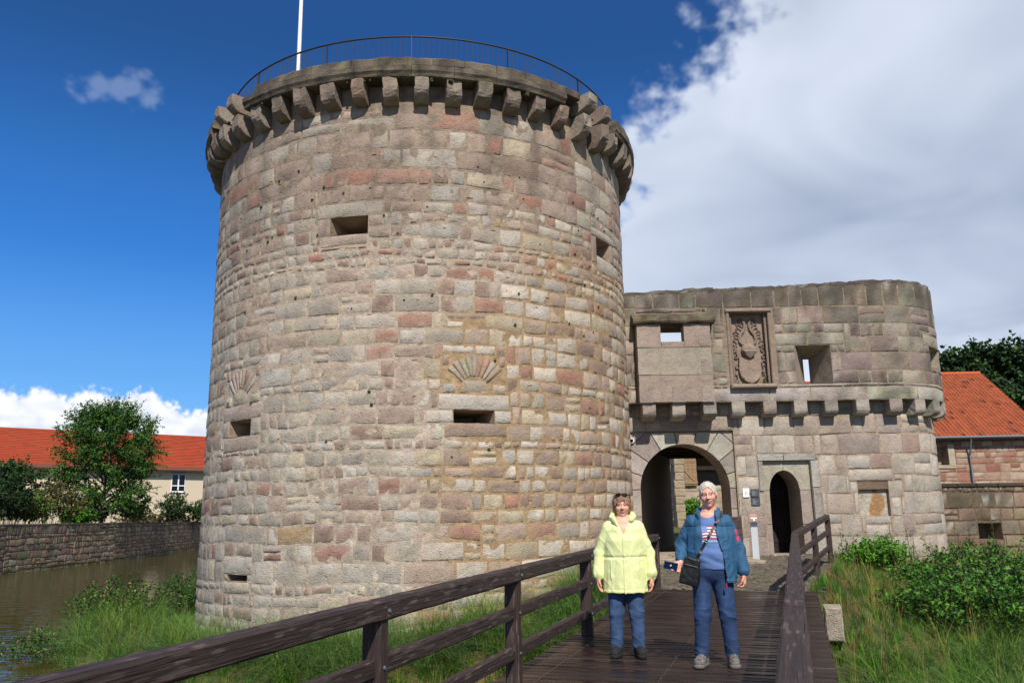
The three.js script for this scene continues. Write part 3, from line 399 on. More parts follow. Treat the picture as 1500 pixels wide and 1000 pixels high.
  { const B = new Buf(), S = [], Y = []; for (let s = FLAT; s <= FLAT + 3.1416 + 4.01; s += 0.1) S.push(s); S.push(W3[0], W3[1]); S.sort((a, b) => a - b); for (let k = 0; k <= 20; k++) Y.push(k / 20); const yy = (k, s) => lerp(4.49, topY(s) - 0.03, k);
    const ks = [...Y, (W3[2] - 4.49) / (topY(9.7) - 4.52), (W3[3] - 4.49) / (topY(9.7) - 4.52)].sort((a, b) => a - b);
    for (const D of [0, -0.9]) { const o = B.n; for (const k of ks) for (const s of S) B.v(onParapet(s, yy(k, s), D), mort(s, yy(k, s)).map((v) => v * 0.9), [s * 0.8, k * 2.5]); for (let j = 0; j < ks.length - 1; j++) for (let i = 0; i < S.length - 1; i++) { const sm = (S[i] + S[i + 1]) / 2, ym = yy((ks[j] + ks[j + 1]) / 2, sm); if (sm > W3[0] && sm < W3[1] && ym > W3[2] && ym < W3[3]) continue; const a = o + j * S.length + i; D ? B.quad(a, a + S.length, a + 1 + S.length, a + 1) : B.quad(a, a + 1, a + 1 + S.length, a + S.length); } }
    const L = S.length, top = (ks.length - 1) * L, o2 = ks.length * L; for (let i = 0; i < L - 1; i++) { B.quad(top + i, top + i + 1, o2 + top + i + 1, o2 + top + i); B.quad(i, o2 + i, o2 + i + 1, i + 1); }
    mesh('parapet_round_core', B.geo(), M.mortar, wing); }
  const grime = (k, s, y) => { const t = smooth(topY(s) - 1.15, topY(s) - 0.35, y), a = clamp(t * 0.9 + 0.9 * n3(s * 2.3, y * 1.1, 71) + 0.08) , l = smooth(0.55, 0.8, n3(s * 7, y * 7, 15)), li = smooth(0.5, 0.8, n3b(s * 2, y * 2.4, 3)) ; k = mix3(k, [0.060, 0.052, 0.038], a * 0.80); k = mix3(k, [0.17, 0.155, 0.075], li * 0.55 * t); return mix3(k, [0.5, 0.49, 0.45], l * 0.5 * smooth(0.2, 0.6, n3(s * 0.9, y * 0.9, 4) + 0.25)); };
  const BX = [3.37, 5.36], pe = [[BX[0] - WX, BX[1] - WX, 4.4, 6.98], Rect(...W2), [W3[0], W3[1], W3[2], W3[3]], Rect(FR[0] - 0.14, FR[1] + 0.14, FR[2] - 0.12, FR[3] + 0.1), Rect(7.2, 9.1, 6.01, 6.36), Rect(7.25, 8.95, 4.85, 4.95), [8.9, 10.4, 6.02, 6.36], [0.3, 14.4, 4.49, 4.85]];
  for (const [x0, x1, y0, y1] of [[7.2, 8.1, 6.01, 6.36], [8.1, 9.1, 6.01, 6.36], [7.25, 8.95, 4.85, 4.955]]) { const e = Rect(x0, x1, y0, y1); one(onParapet, [[e[0], e[2]], [e[1], e[2]], [e[1], e[3]], [e[0], e[3]]], lin('#a39d8e'), { stain: grime, rough: 0.006 }); }
  one(onParapet, [[8.9, 6.02], [10.4, 6.02], [10.4, 6.36], [8.9, 6.36]], lin('#a39d8e'), { nu: 9 });
  for (const c of layCourses({ s0: 0.3, s1: FLAT + 3.1416 + 3.5, y0: 4.49, y1: 7.52, hs: [0.34, 0.52], ratio: [0.7, 2.1], wob: 0.02, excl: pe, seed: 91, split: 0.07 })) { const top = c[2][1] > 7.45; if (top) { c[2][1] = topY(c[2][0]); c[3][1] = topY(c[3][0]); } const q = r(); one(onParapet, c, (q < 0.75 ? pick(r, WPAL) : pick(r, SPAL.pink)).map((x) => x * lerp(0.9, 1.1, r())), { stain: grime, gap: lerp(0.010, 0.020, r()) }); }
  for (let s = BX[1] - WX + 0.02; s < FLAT + 3.1416 + 3.5;) { const w = lerp(0.9, 1.6, r()); one(onParapet, [[s, 4.49], [s + w, 4.49], [s + w, 4.85], [s, 4.85]], pick(r, SPAL.buff).map((v) => v * lerp(0.85, 1.0, r())), { stain: grime, gap: 0.012, rough: 0.005, proud: 0.012, nu: 8 }); s += w; }
  one(onParapet, [[0.75, 4.49], [0.96, 4.49], [0.96, 4.85], [0.75, 4.85]], SPAL.buff[0], { stain: grime });
  // coping stones give the ruinous top its edge
  { let s = 0.5, q = 0; while (s < FLAT + 3.1416 + 3) { const w = lerp(0.5, 1.1, r()), h = lerp(0.06, 0.12, r()), B = new Buf(), n = 6, prof = (u) => [[-0.9, -0.06], [0.008, -0.06], [0.012, 0], [0.004, h * 0.8], [-0.06, h], [-0.75, h * 0.9], [-0.9, 0.02]], col = pick(r, WPAL).map((x) => x * 0.8);
    for (let i = 0; i <= n; i++) { const ss = lerp(s + 0.004, s + w - 0.004, i / n); prof(i).forEach(([d, y], j) => B.v(onParapet(ss, topY(ss) + y + (j > 2 && j < 6 ? 0.03 * n3(ss * 4, j * 2, 8) : 0) , d + (j === 2 || j === 3 ? 0.02 * n3(ss * 5, j, 3) : 0)), grime(col, ss, topY(ss) + y), [ss, d + y])); }
    for (let i = 0; i < n; i++) for (let j = 0; j < 7; j++) { const a = i * 7 + j, b = i * 7 + (j + 1) % 7; B.quad(a, a + 7, b + 7, b); } for (const e of [0, n]) for (let j = 1; j < 6; j++) e ? B.tri(e * 7, e * 7 + j, e * 7 + j + 1) : B.tri(0, j + 1, j);
    mesh(q ? 'coping_stone_' + String(q).padStart(3, '0') : 'coping_stone', B.geo(true), M.stone, wing); q++; s += w; } }
  addStones(wing, 'stone', geos, M.stone, ({ area, s, y, up }) => { const p = onWing(s, y, 0); const a = s > FLAT ? Math.min((s - FLAT) / ARCR, Math.PI / 2) : 0, d = Math.hypot(p[0], p[2]); return area * -(p[0] * Math.sin(a) + p[2] * Math.cos(a)) / d ** 3; });
  // openings in the parapet
  const stone2 = lin('#9c9180');
  mesh('window_reveal', funnel((x, y, d) => [x, y, WZ + OUT + d], W2, [8.245, 8.44, 5.02, 5.80], 0.92, stone2, false, 0.01), M.stone, wing);
  { const g = new THREE.Shape(rect(7.6, 8.8, 4.8, 6.1).map((p) => new THREE.Vector2(...p))); g.holes.push(new THREE.Path(rect(8.245, 8.44, 5.02, 5.80).map((p) => new THREE.Vector2(...p)))); const e = new THREE.ExtrudeGeometry(g, { depth: 0.1, bevelEnabled: false }); e.translate(0, 0, WZ + OUT - 1.02); paint(e, () => stone2); mesh('window_slot', e, M.stone, wing); }
  mesh('window_reveal', funnel(onParapet, W3, [W3[0] + 0.2, W3[1] - 0.2, W3[2] + 0.03, W3[3] - 0.08], 0.8, stone2, true, 0.01), M.stone, wing);
  // corbels under the parapet
  const corb = [0, 1, 2, 3].map((k) => { const s = new THREE.Shape(), o = 0.36, h = 0.40; s.moveTo(-0.15, 0); s.lineTo(o, 0); s.lineTo(o, -h * 0.45); for (let q = 1; q <= 5; q++) { const a = q / 5 * Math.PI / 2; s.lineTo(lerp(o - 0.17, o, Math.cos(a)), -h * 0.55 - h * 0.45 * Math.sin(a)); } s.lineTo(-0.15, -h); s.closePath(); const g = new THREE.ExtrudeGeometry(s, { depth: 0.33, bevelEnabled: true, bevelSize: 0.01, bevelThickness: 0.012, bevelSegments: 1 }); g.translate(0, 0, -0.165); g.rotateY(-Math.PI / 2); const p = g.attributes.position; for (let i = 0; i < p.count; i++) p.setXYZ(i, p.getX(i) + 0.008 * n3(p.getY(i) * 6, p.getZ(i) * 6, k), p.getY(i), p.getZ(i) + 0.012 * n3(p.getX(i) * 6, p.getY(i) * 6, k + 5)); g.computeVertexNormals(); const c = pick(r, [SPAL.pink[0], SPAL.buff[1], SPAL.pink[2], WPAL[2]]); return paint(g, (x, y, z) => c.map((v) => v * (0.95 + 0.2 * n3(x * 5 + k, y * 5, z * 5)))); });
  const cs = [3.62, 4.41, 5.24, 6.07, 6.92, 7.75, 8.58, 9.42].map((x) => x - WX).concat([FLAT + 0.10, FLAT + 0.74, FLAT + 1.36, FLAT + 1.98, FLAT + 2.6, FLAT + 3.3, FLAT + 4.1]);
  cs.forEach((s, k) => { const m = mesh('parapet_corbel' + (k ? '_' + String(k).padStart(3, '0') : ''), corb[k % 4], M.stone, wing), p = onWing(s, 4.488, 0); m.position.set(...p); m.rotation.y = s > FLAT ? Math.min((s - FLAT) / ARCR, Math.PI / 2) : 0; if (k < 3) { m.scale.set(1, 1.05, 1.75); m.position.y = 4.44; } });
  // machicolation box over the gate: slab courses, corner quoins, sloping roof stone
  { const z = WZ + OUT + 0.36, c1 = lin('#a49386'), c2 = lin('#a69d8c'), c3 = lin('#a19284'), q = (a, b, c, d, col, pr = 0, n = 'bay_stone') => prism(rect(a, b, c, d), z + pr, 0.36 + pr, col, wing, n, 0.008, sd++);
    q(3.372, 4.02, 5.94, 6.59, c1); q(4.64, 5.358, 5.94, 6.59, c1); q(4.022, 4.638, 5.94, 6.10, c1.map((x) => x * 0.95));
    q(3.372, 5.358, 5.19, 5.935, c2); q(3.372, 5.358, 4.46, 5.185, c3);
    for (const [a, b, c, d] of [[3.366, 3.70, 5.95, 6.27], [5.03, 5.364, 5.97, 6.29], [3.366, 3.70, 5.20, 5.55], [5.06, 5.364, 5.24, 5.60], [3.366, 3.72, 4.45, 4.86], [4.24, 4.60, 4.45, 4.88], [5.03, 5.364, 4.45, 4.86]]) prism(rect(a, b, c, d), z + 0.012, 0.03, pick(r, SPAL.pink.concat(SPAL.mauve)).map((x) => x * 0.93), wing, 'bay_quoin', 0.004, sd++);
    const roof = new THREE.Shape([[0, 0], [0.46, 0], [0.49, 0.05], [0.46, 0.14], [0.0, 0.36]].map((p) => new THREE.Vector2(...p))), g = new THREE.ExtrudeGeometry(roof, { depth: 2.22, bevelEnabled: false, steps: 14 }); g.rotateY(-Math.PI / 2); g.translate(3.28 + 2.22, 6.60, WZ + OUT - 0.02); const p = g.attributes.position; for (let i = 0; i < p.count; i++) { p.setY(i, p.getY(i) + 0.025 * n3(p.getX(i) * 3, p.getZ(i) * 3, 7)); p.setZ(i, p.getZ(i) + 0.02 * n3(p.getX(i) * 4, p.getY(i) * 4, 9)); } g.computeVertexNormals();
    paint(g, (x, y, zz) => mix3(mix3(lin('#6a6150'), lin('#3f382c'), clamp(0.5 + n3(x * 3, y * 5, zz * 3))), lin('#8a7f45'), clamp(1.2 * n3(x * 4, y * 4, 7) - 0.5))); mesh('bay_roof', g, M.stone, wing); }
  // coat of arms in its sunk frame
  { const arms = new THREE.Group(); arms.name = 'coat_of_arms'; wing.add(arms); const cs = lin('#9a8879'), fz = WZ + OUT, rel = (g, name) => { paint(g, (x, y, z) => cs.map((v) => v * (0.96 + 0.18 * n3(x * 6, y * 6, z * 6)))); return mesh(name, g, M.stone, arms); };
    const cx = 6.515, cy0 = 4.93;
    rel(put(block(1.09, 2.03, 0.1, 0.004), cx, 5.945, fz - 0.27), 'panel');
    for (const [x, w] of [[5.945, 0.09], [7.085, 0.09]]) { rel(put(block(w, 2.05, 0.28, 0.02), x, 5.95, fz - 0.10), 'frame_side'); rel(put(new THREE.CylinderGeometry(0.035, 0.035, 2.0, 8), x < 6.5 ? x + 0.09 : x - 0.09, 5.95, fz - 0.1), 'frame_moulding'); }
    rel(put(block(1.26, 0.10, 0.30, 0.03), cx, 7.00, fz - 0.07), 'frame_top'); rel(put(block(1.24, 0.13, 0.42, 0.04), cx, 4.885, fz - 0.04), 'frame_sill');
    const sh = new THREE.Shape(); sh.moveTo(-0.27, 0.36); sh.lineTo(0.27, 0.36); sh.lineTo(0.29, 0.02); sh.bezierCurveTo(0.27, -0.22, 0.12, -0.30, 0, -0.34); sh.bezierCurveTo(-0.12, -0.30, -0.27, -0.22, -0.29, 0.02); sh.closePath();
    const sg = new THREE.ExtrudeGeometry(sh, { depth: 0.07, bevelEnabled: true, bevelSize: 0.02, bevelThickness: 0.02, bevelSegments: 2 }); sg.translate(cx, cy0 + 0.42, fz - 0.22); const sp = sg.attributes.position; for (let i = 0; i < sp.count; i++) sp.setZ(i, sp.getZ(i) + 0.045 * (1 - Math.abs(sp.getX(i) - cx) / 0.3)); sg.computeVertexNormals(); rel(sg, 'shield');
    const hp = [[0, 0.20], [0.09, 0.185], [0.16, 0.12], [0.185, 0.03], [0.19, -0.03], [0.15, -0.10], [0.09, -0.20], [0, -0.26]].map((p) => new THREE.Vector2(...p).multiplyScalar(1)), hg = new THREE.LatheGeometry(hp.reverse(), 14); hg.scale(1.1, 1, 0.9); hg.translate(cx, cy0 + 1.0, fz - 0.2); rel(hg, 'helmet');
    { const v = new THREE.Shape([[-0.17, 0], [0.17, 0.0], [0.10, -0.12], [0, -0.2], [-0.10, -0.12]].map((p) => new THREE.Vector2(...p))); const g = new THREE.ExtrudeGeometry(v, { depth: 0.06, bevelEnabled: true, bevelSize: 0.02, bevelThickness: 0.02, bevelSegments: 1 }); g.rotateX(0.45); g.translate(cx, cy0 + 0.98, fz - 0.05); rel(g, 'visor'); }
    for (const d of [-1, 1]) {
      const cv = new THREE.CatmullRomCurve3([[0.10, 1.12], [0.22, 1.25], [0.20, 1.42], [0.09, 1.58], [0.07, 1.76], [0.13, 1.86]].map(([x, y]) => V(cx + d * x, cy0 + y, fz - 0.19))); rel(new THREE.TubeGeometry(cv, 18, 0.042, 7), 'crest_horn');
      for (let k = 0; k < 9; k++) { const t = k / 8, y = lerp(1.14, 1.86, t), x = lerp(0.40, 0.19, t) + 0.03 * Math.sin(k * 2), c2 = new THREE.CatmullRomCurve3([[x - 0.10, y - 0.03], [x - 0.03, y + 0.03], [x + 0.04, y + 0.03], [x + 0.05, y - 0.02], [x + 0.01, y - 0.03]].map(([a, b]) => V(cx + d * a, cy0 + b, fz - 0.20))); rel(new THREE.TubeGeometry(c2, 9, 0.017, 5), 'crest_leaf'); }
      for (let k = 0; k < 11; k++) { const a = r() * 6.28, x = lerp(0.33, 0.47, r()), y = lerp(0.18, 1.1, k / 10), rr = lerp(0.05, 0.085, r()), pts = []; for (let q = 0; q <= 8; q++) { const b = a + q * 0.62, w = rr * (1 - q * 0.07); pts.push(V(cx + d * (x + w * Math.cos(b)), cy0 + y + w * Math.sin(b), fz - 0.20 + 0.004 * q)); } rel(new THREE.TubeGeometry(new THREE.CatmullRomCurve3(pts), 14, 0.018, 5), 'mantling_scroll'); }
    }
    const ms = []; for (let q = 0; q < 60; q++) { const g = new THREE.IcosahedronGeometry(lerp(0.012, 0.03, r()), 0); g.translate(lerp(6.02, 7.02, r() < 0.6 ? 0.8 + 0.2 * r() : r()), 4.97 + 0.16 * r() ** 3, fz + lerp(-0.18, 0.02, r())); ms.push(paint(g, () => [0.06, 0.085 + 0.03 * r(), 0.015])); } mesh('moss', merge(ms), M.vc, arms, 'stuff'); }
  // passage, rooms behind and platform
  const skew = (g) => { const p = g.attributes.position; for (let i = 0; i < p.count; i++) p.setX(i, p.getX(i) + (WZ - 1.085 - p.getZ(i)) * 0.336); g.computeVertexNormals(); return g; };
  const inn = (x, y, z, w, h, d, name, c = '#b0a18d') => mesh(name, paint(name.startsWith('passage') ? skew(put(block(w, h, d, 0.004), x, y, z)) : put(block(w, h, d, 0.004), x, y, z), (px, py, pz) => lin(c).map((v) => v * (0.9 + 0.25 * n3(px * 1.5, py * 2, pz * 1.5)))), M.mortar, wing);
  const zb = -30.4, zf = WZ - 1.085, zm = (zf + zb) / 2, zl = zf - zb;
  inn(AX - AR - 0.26, 2.0, zm, 0.5, 5.2, zl, 'passage_wall'); inn(AX + AR + 0.26 + 0.02, 2.0, zm, 0.5, 5.2, zl, 'passage_wall_001'); inn((2.6 + 12.0) / 2, 4.05, zm, 9.4, 0.7, zl, 'platform_slab'); inn(10.3, 1.5, zb + 0.25, 3.4, 4.2, 0.5, 'back_wall'); inn(3.3, 1.5, zb + 0.2, 4.2, 4.2, 0.4, 'back_wall_001');
  for (let k = 0; k < 6; k++) mesh('ceiling_beam', put(block(2.5, 0.2, 0.2, 0.01), AX + 0.336 * (0.8 + k * 1.15), 3.62, zf - 0.8 - k * 1.15), M.wood, wing);
}
{ // wooden door leaf closing the room behind the small doorway
  const door = thing('wooden_door', 'dark plank door set deep behind the small arched doorway', 'door'); door.position.set(DX - 0.42, 0.43, WZ - 1.5); door.rotation.y = 0.05;
  const dm = new THREE.MeshStandardMaterial({ map: plankMap, bumpMap: woodBump, bumpScale: 0.005, roughness: 0.75 });
  for (let k = 0; k < 7; k++) mesh('board', put(block(0.186, 2.5, 0.05, 0.006), k * 0.192 + 0.09, 1.25, 0), dm, door);
  for (const y of [0.35, 1.7]) mesh('hinge_strap', put(block(0.8, 0.06, 0.012, 0.003), 0.46, y, 0.034), M.iron, door);
  mesh('handle', put(new THREE.TorusGeometry(0.05, 0.009, 6, 14), 1.05, 1.0, 0.045), M.iron, door);
}

// ---------------------------------------------------------------- the setting: bank, moat, courtyard, garden
const WATER = -1.25;
const polyDist = (x, z, P) => { let d = 1e9, inside = false; for (let i = 0, j = P.length - 1; i < P.length; j = i++) { const [ax, az] = P[j], [bx, bz] = P[i], t = clamp(((x - ax) * (bx - ax) + (z - az) * (bz - az)) / ((bx - ax) ** 2 + (bz - az) ** 2)); d = Math.min(d, Math.hypot(x - lerp(ax, bx, t), z - lerp(az, bz, t))); if ((bz > z) !== (az > z) && x < (ax - bx) * (z - bz) / (az - bz) + bx) inside = !inside; } return inside ? -d : d; };
const COURT = [[2.5, -16.1], [5.2, -15.1], [5.9, -16.6], [7.7, -20.2], [8.4, -22.6], [2.6, -22.6]];
const WINGP = [[2.6, -22.3], [10.2, -22.3], [11.6, -22.9], [12.2, -24.3], [12.2, -31], [2.6, -31]];
const plat = (z) => lerp(0.17, 0.43, clamp((-z - 15.3) / 6.5));
function ground(x, z) {
  const dT = Math.hypot(x - TX, z - TZ) - TR, dF = polyDist(x, z, COURT), dW = polyDist(x, z, WINGP), P = plat(z), dp = Math.max(dF, 0), right = smooth(3.0, 6.5, x);
  let h = P - lerp(0.235, 0.15, right) * dp - 0.20 * Math.max(0, z + 15.4) * smooth(0, 1, dp);
  h = Math.max(h, -0.93 - 0.15 * right);
  const d = Math.min(dT, dp, Math.max(dW, 0)) / lerp(1, 2.3, right);
  h -= 1.9 * smooth(2.3, 4.4, d);
  return h + (dF > 0.2 ? 0.07 * n3(x * 0.7, z * 0.7, 2) + 0.03 * n3(x * 2.3, z * 2.3, 5) : 0.012 * n3(x * 2, z * 2, 5));
}
{
  const soilMap = tex(512, (u, v) => 0.7 + pf(u, v, 8, 5) * 0.3 + pm(u, v, 160) * 0.15), soilBump = tex(512, (u, v) => 0.5 + pf(u, v, 16, 4) * 0.5 + pm(u, v, 120) * 0.2);
  M.soil = new THREE.MeshStandardMaterial({ vertexColors: true, map: soilMap, bumpMap: soilBump, bumpScale: 0.03, roughness: 1 });
  const B = new Buf(), x0 = -18, x1 = 30, z0 = -40, z1 = -6, st = 0.25, nx = Math.round((x1 - x0) / st), nz = Math.round((z1 - z0) / st), dirt = lin('#51462f'), grass = lin('#4c5a24'), dry = lin('#7d6a3c');
  for (let j = 0; j <= nz; j++) for (let i = 0; i <= nx; i++) { const x = x0 + i * st, z = z0 + j * st, dF = polyDist(x, z, COURT); let c = mix3(grass, dry, smooth(0.1, 0.6, n3(x * 0.5, z * 0.5, 9))); c = mix3(dirt, c, smooth(0.0, 0.9, dF + 0.4 * n3(x * 1.5, z * 1.5, 3))); const f = 0.9 + 0.3 * n3(x * 2, z * 2, 7); B.v([x, ground(x, z), z], c.map((v) => v * f), [x * 0.7, z * 0.7]); }
  for (let j = 0; j < nz; j++) for (let i = 0; i < nx; i++) { const a = j * (nx + 1) + i; B.quad(a, a + nx + 1, a + nx + 2, a + 1); }
  tag(mesh('bank', B.geo(), M.soil), null, null, null, 'structure');
  const plane = (name, pts, y, col, mat = M.soil, n = 1) => { const B2 = new Buf(); const s = new THREE.ShapeGeometry(new THREE.Shape(pts.map(([x, z]) => new THREE.Vector2(x, -z)))); s.rotateX(-Math.PI / 2); const p = s.attributes.position, uv = s.attributes.uv; for (let i = 0; i < p.count; i++) { p.setY(i, typeof y === 'function' ? y(p.getX(i), p.getZ(i)) : y); uv.setXY(i, p.getX(i) * 0.4, p.getZ(i) * 0.4); } s.computeVertexNormals(); paint(s, () => lin(col)); return tag(mesh(name, s, mat), null, null, null, 'structure'); };
  plane('ground', [[-1800, 1800], [1800, 1800], [1800, -1800], [-1800, -1800]], -3.2, '#5b5a3c');
  const wm = new THREE.MeshPhysicalMaterial({ color: 0x45431c, roughness: 0.06, ior: 1.333, bumpMap: waterBump.clone(), bumpScale: 0.02 }); wm.bumpMap.repeat.set(1, 1); wm.bumpMap.needsUpdate = true; wm.vertexColors = false;
  const wt = plane('moat_water', [[-46, 3], [36, 3], [36, -34], [60, -34], [60, -150], [-52, -150]], WATER, '#ffffff', wm); { const uv = wt.geometry.attributes.uv, p = wt.geometry.attributes.position; for (let i = 0; i < uv.count; i++) uv.setXY(i, p.getX(i) * 0.22 + p.getZ(i) * 0.05, p.getZ(i) * 0.30); }
  plane('outer_bank', [[-200, 200], [200, 200], [200, 1.6], [-200, 1.6]], -0.12, '#8d8166');
  { // courtyard rising gently behind the gate
    const B3 = new Buf(), cols = 60, rows = 120; for (let j = 0; j <= rows; j++) for (let i = 0; i <= cols; i++) { const z = lerp(-23.3, -95, j / rows), x = lerp(2.4, 62, i / cols); const y = 0.40 + 0.85 * smooth(-27, -41, z) + 1.2 * smooth(-42, -90, z); const c = mix3(mix3(lin('#77694f'), lin('#5e6234'), smooth(-29, -33, z + 2 * n3(x * 0.6, z * 0.6, 2))), lin('#8a7a55'), smooth(0.2, 0.7, n3(x * 0.7, z * 0.7, 6))); B3.v([x, y - (x > 11.6 && z > -26.5 ? 4 : 0), z], c, [x * 0.5, z * 0.5]); }
    for (let j = 0; j < rows; j++) for (let i = 0; i < cols; i++) { const a = j * (cols + 1) + i; B3.quad(a + cols + 1, a + cols + 2, a + 1, a); } tag(mesh('courtyard', B3.geo(), M.soil), null, null, null, 'structure');
  }
  // cobbles of the forecourt and a few threshold slabs
  const r = rng(44), g = new THREE.IcosahedronGeometry(0.062, 1); g.scale(1, 0.45, 1); const N = 5200, im = new THREE.InstancedMesh(g, new THREE.MeshStandardMaterial({ map: stoneMap, roughness: 0.9 }), N), mt = new THREE.Matrix4(), q = new THREE.Quaternion(), col = new THREE.Color(); let n = 0;
  while (n < N) { const x = lerp(2.2, 8.4, r()), z = lerp(-22.4, -15.0, r()); if (polyDist(x, z, COURT) > -0.05 + 0.3 * r()) continue; q.setFromAxisAngle(V(0, 1, 0), r() * 6.28); const s = lerp(0.7, 1.25, r()); mt.compose(V(x, ground(x, z) - 0.006, z), q, V(s, s * lerp(0.7, 1.1, r()), s * lerp(0.7, 1.1, r()))); im.setMatrixAt(n, mt); const k = lerp(0.065, 0.135, r()); col.setRGB(k * 1.08, k * 0.92, k * 0.66); im.setColorAt(n, col); n++; }
  im.name = 'cobbles'; im.castShadow = im.receiveShadow = true; tag(im, 'small brown cobbles paving the forecourt before the gate', 'cobbles', null, 'stuff'); scene.add(im);
  const pav = thing('threshold_paving', 'pale worn stone slabs leading in under the gate arch', 'paving'); pav.userData.kind = 'structure';
  for (let k = 0; k < 13; k++) { const row = Math.floor(k / 3), z = -20.6 - row * 0.92, w = 0.98, x = 3.45 + (k % 3) * 1.0 + (row > 1 ? 0.336 * (row - 1.5) * 0.9 : 0) + (r() - 0.5) * 0.06; const gg = block(w, 0.10, 0.90, 0.012); paint(gg, (a, b, c) => lin('#a79a86').map((v) => v * (0.92 + 0.2 * n3(a * 3 + k, b, c * 3)))); const m = mesh('slab' + (k ? '_' + String(k).padStart(3, '0') : ''), gg, M.stone, pav); m.position.set(x, Math.max(plat(z), 0.36) + 0.0 + 0.004 * k % 0.012, z); m.rotation.y = (r() - 0.5) * 0.04; }
}

// ---------------------------------------------------------------- the footbridge and its railings
const BA = 0.32403, BK = 0.0125;
const onBridge = (u, w, h) => [u * Math.sin(BA) + w * Math.cos(BA), h + BK * u, -u * Math.cos(BA) + w * Math.sin(BA)];
{
  const r = rng(55), br = thing('footbridge', 'dark wet timber footbridge deck leading to the gate', 'bridge');
  const vars = [0, 1, 2, 3, 4, 5].map((k) => { const g = block(2.95, 0.05, 0.136, 0.006), uv = g.attributes.uv, p = g.attributes.position; for (let i = 0; i < uv.count; i++) uv.setXY(i, p.getX(i) * 0.34 + k * 0.377, p.getZ(i) * 1.1 + p.getY(i) + k * 0.171); return g; });
  let k = 0; const scr = []; const sg = new THREE.CylinderGeometry(0.0075, 0.0075, 0.004, 6);
  for (let u = -1.6; u < 15.85; u += 0.1485) { const m = mesh(k ? 'plank_' + String(k).padStart(3, '0') : 'plank', pick(r, vars), M.plank, br), p = onBridge(u, -1.245 + (r() - 0.5) * 0.02, -0.027 + (r() - 0.5) * 0.006); m.position.set(...p); m.rotation.y = -BA + (r() - 0.5) * 0.004; if (r() < 0.5) m.scale.x = -1; if (r() < 0.5) m.rotation.y += Math.PI;
    for (const w of [-2.36, -1.28, -0.22]) for (const d of [-0.035, 0.035]) scr.push(sg.clone().translate(...onBridge(u + d, w + (r() - 0.5) * 0.012, 0.0015))); k++; }
  mesh('screws', merge(scr), M.screw, br, 'stuff');
  for (const w of [-2.5, -1.25, 0.0]) mesh('support_beam', beam(onBridge(-1.6, w, -0.19), onBridge(15.8, w, -0.19), 0.22, 0.26, 3 + w), M.wood, br);
  for (const u of [5, 10]) for (const w of [-2.3, -0.2]) mesh('pile', put(new THREE.CylinderGeometry(0.14, 0.15, 3.2, 12), ...onBridge(u, w, -1.9)), M.wood, br);

  const posts = [-0.62, 2.10, 4.78, 7.44, 10.26, 12.98, 15.7], lr = thing('bridge_railing', 'brown timber railing on the tower side of the footbridge', 'railing');
  posts.forEach((u, i) => { mesh('post', beam(onBridge(u, -2.53, -0.3), onBridge(u, -2.53, 0.875), 0.13, 0.12, 20 + i, 6), M.wood, lr); });
  for (let i = 0; i < posts.length - 1; i++) { const a = posts[i], b = posts[i + 1];
    mesh('top_rail', beam(onBridge(a + 0.006, -2.52, 0.937), onBridge(b - 0.006, -2.52, 0.937), 0.135, 0.125, 30 + i), M.wood, lr);
    for (const [h, n] of [[0.605, 'middle_rail'], [0.255, 'lower_rail']]) mesh(n, beam(onBridge(a + 0.07, -2.53, h), onBridge(b - 0.07, -2.53, h), 0.075, 0.105, 40 + i + h), M.wood, lr); }

  const bolt = new THREE.CylinderGeometry(0.013, 0.013, 0.012, 8); posts.forEach((u) => { for (const h of [0.93, 0.60, 0.25]) { const m = mesh('bolt', bolt, M.zinc, lr), p = onBridge(u + (h > 0.9 ? 0.03 : 0), -2.53 + (h > 0.9 ? 0.082 : 0.068), h); m.position.set(...p); m.rotation.set(0, -BA, Math.PI / 2, 'YXZ'); } });
  const rr = thing('bridge_railing', 'brown timber railing bending right beside the small door', 'railing'), last = [7.45, 0.47, -20.0], bend = onBridge(15.75, -0.05, 0), mid = [lerp(bend[0], last[0], 0.5), lerp(bend[1], last[1], 0.5), lerp(bend[2], last[2], 0.5)];
  posts.forEach((u, i) => { if (u > 0.3) mesh('post', beam(onBridge(u, -0.05, -0.3), onBridge(u, -0.05, 0.90), 0.13, 0.12, 70 + i, 6), M.wood, rr); });
  const rp = [0.35, 2.10, 4.78, 5.9, 10.26, 15.75]; for (let i = 0; i < rp.length - 1; i++) mesh('top_rail', beam(onBridge(rp[i] + 0.004, -0.05, 0.95), onBridge(rp[i + 1] - 0.004, -0.05, 0.95), 0.115, 0.11, 80 + i), M.wood, rr);
  for (let i = 1; i < posts.length - 1; i++) for (const h of [0.605, 0.255]) mesh('middle_rail', beam(onBridge(posts[i] + 0.07, -0.05, h), onBridge(posts[i + 1] - 0.07, -0.05, h), 0.075, 0.105, 90 + i + h), M.wood, rr);
  const up = (p, h) => [p[0], p[1] + h, p[2]], seg = [bend, mid, last];
  for (const [i, p] of [mid, last].entries()) mesh('post', beam(up(p, -0.25), up(p, 0.92), 0.12, 0.12, 100 + i, 6), M.wood, rr);
  for (let i = 0; i < 2; i++) for (const [h, n, t] of [[0.96, 'top_rail', 0.11], [0.62, 'middle_rail', 0.10], [0.27, 'lower_rail', 0.10]]) mesh(n, beam(up(seg[i], h), up(seg[i + 1], h), n === 'top_rail' ? 0.115 : 0.07, t, 110 + i + h * 3), M.wood, rr);

  const ab = block(0.26, 0.5, 0.55, 0.02), am = paint(ab, (x, y, z) => lin('#b8ad9b').map((v) => v * (0.85 + 0.3 * n3(x * 2, y * 2, z * 2)))); const m = mesh('bridge_abutment', am, M.mortar); m.position.set(...onBridge(14.4, 0.42, -0.33)); m.rotation.y = -BA; tag(m, 'pale concrete abutment block under the bridge end', 'abutment');
}

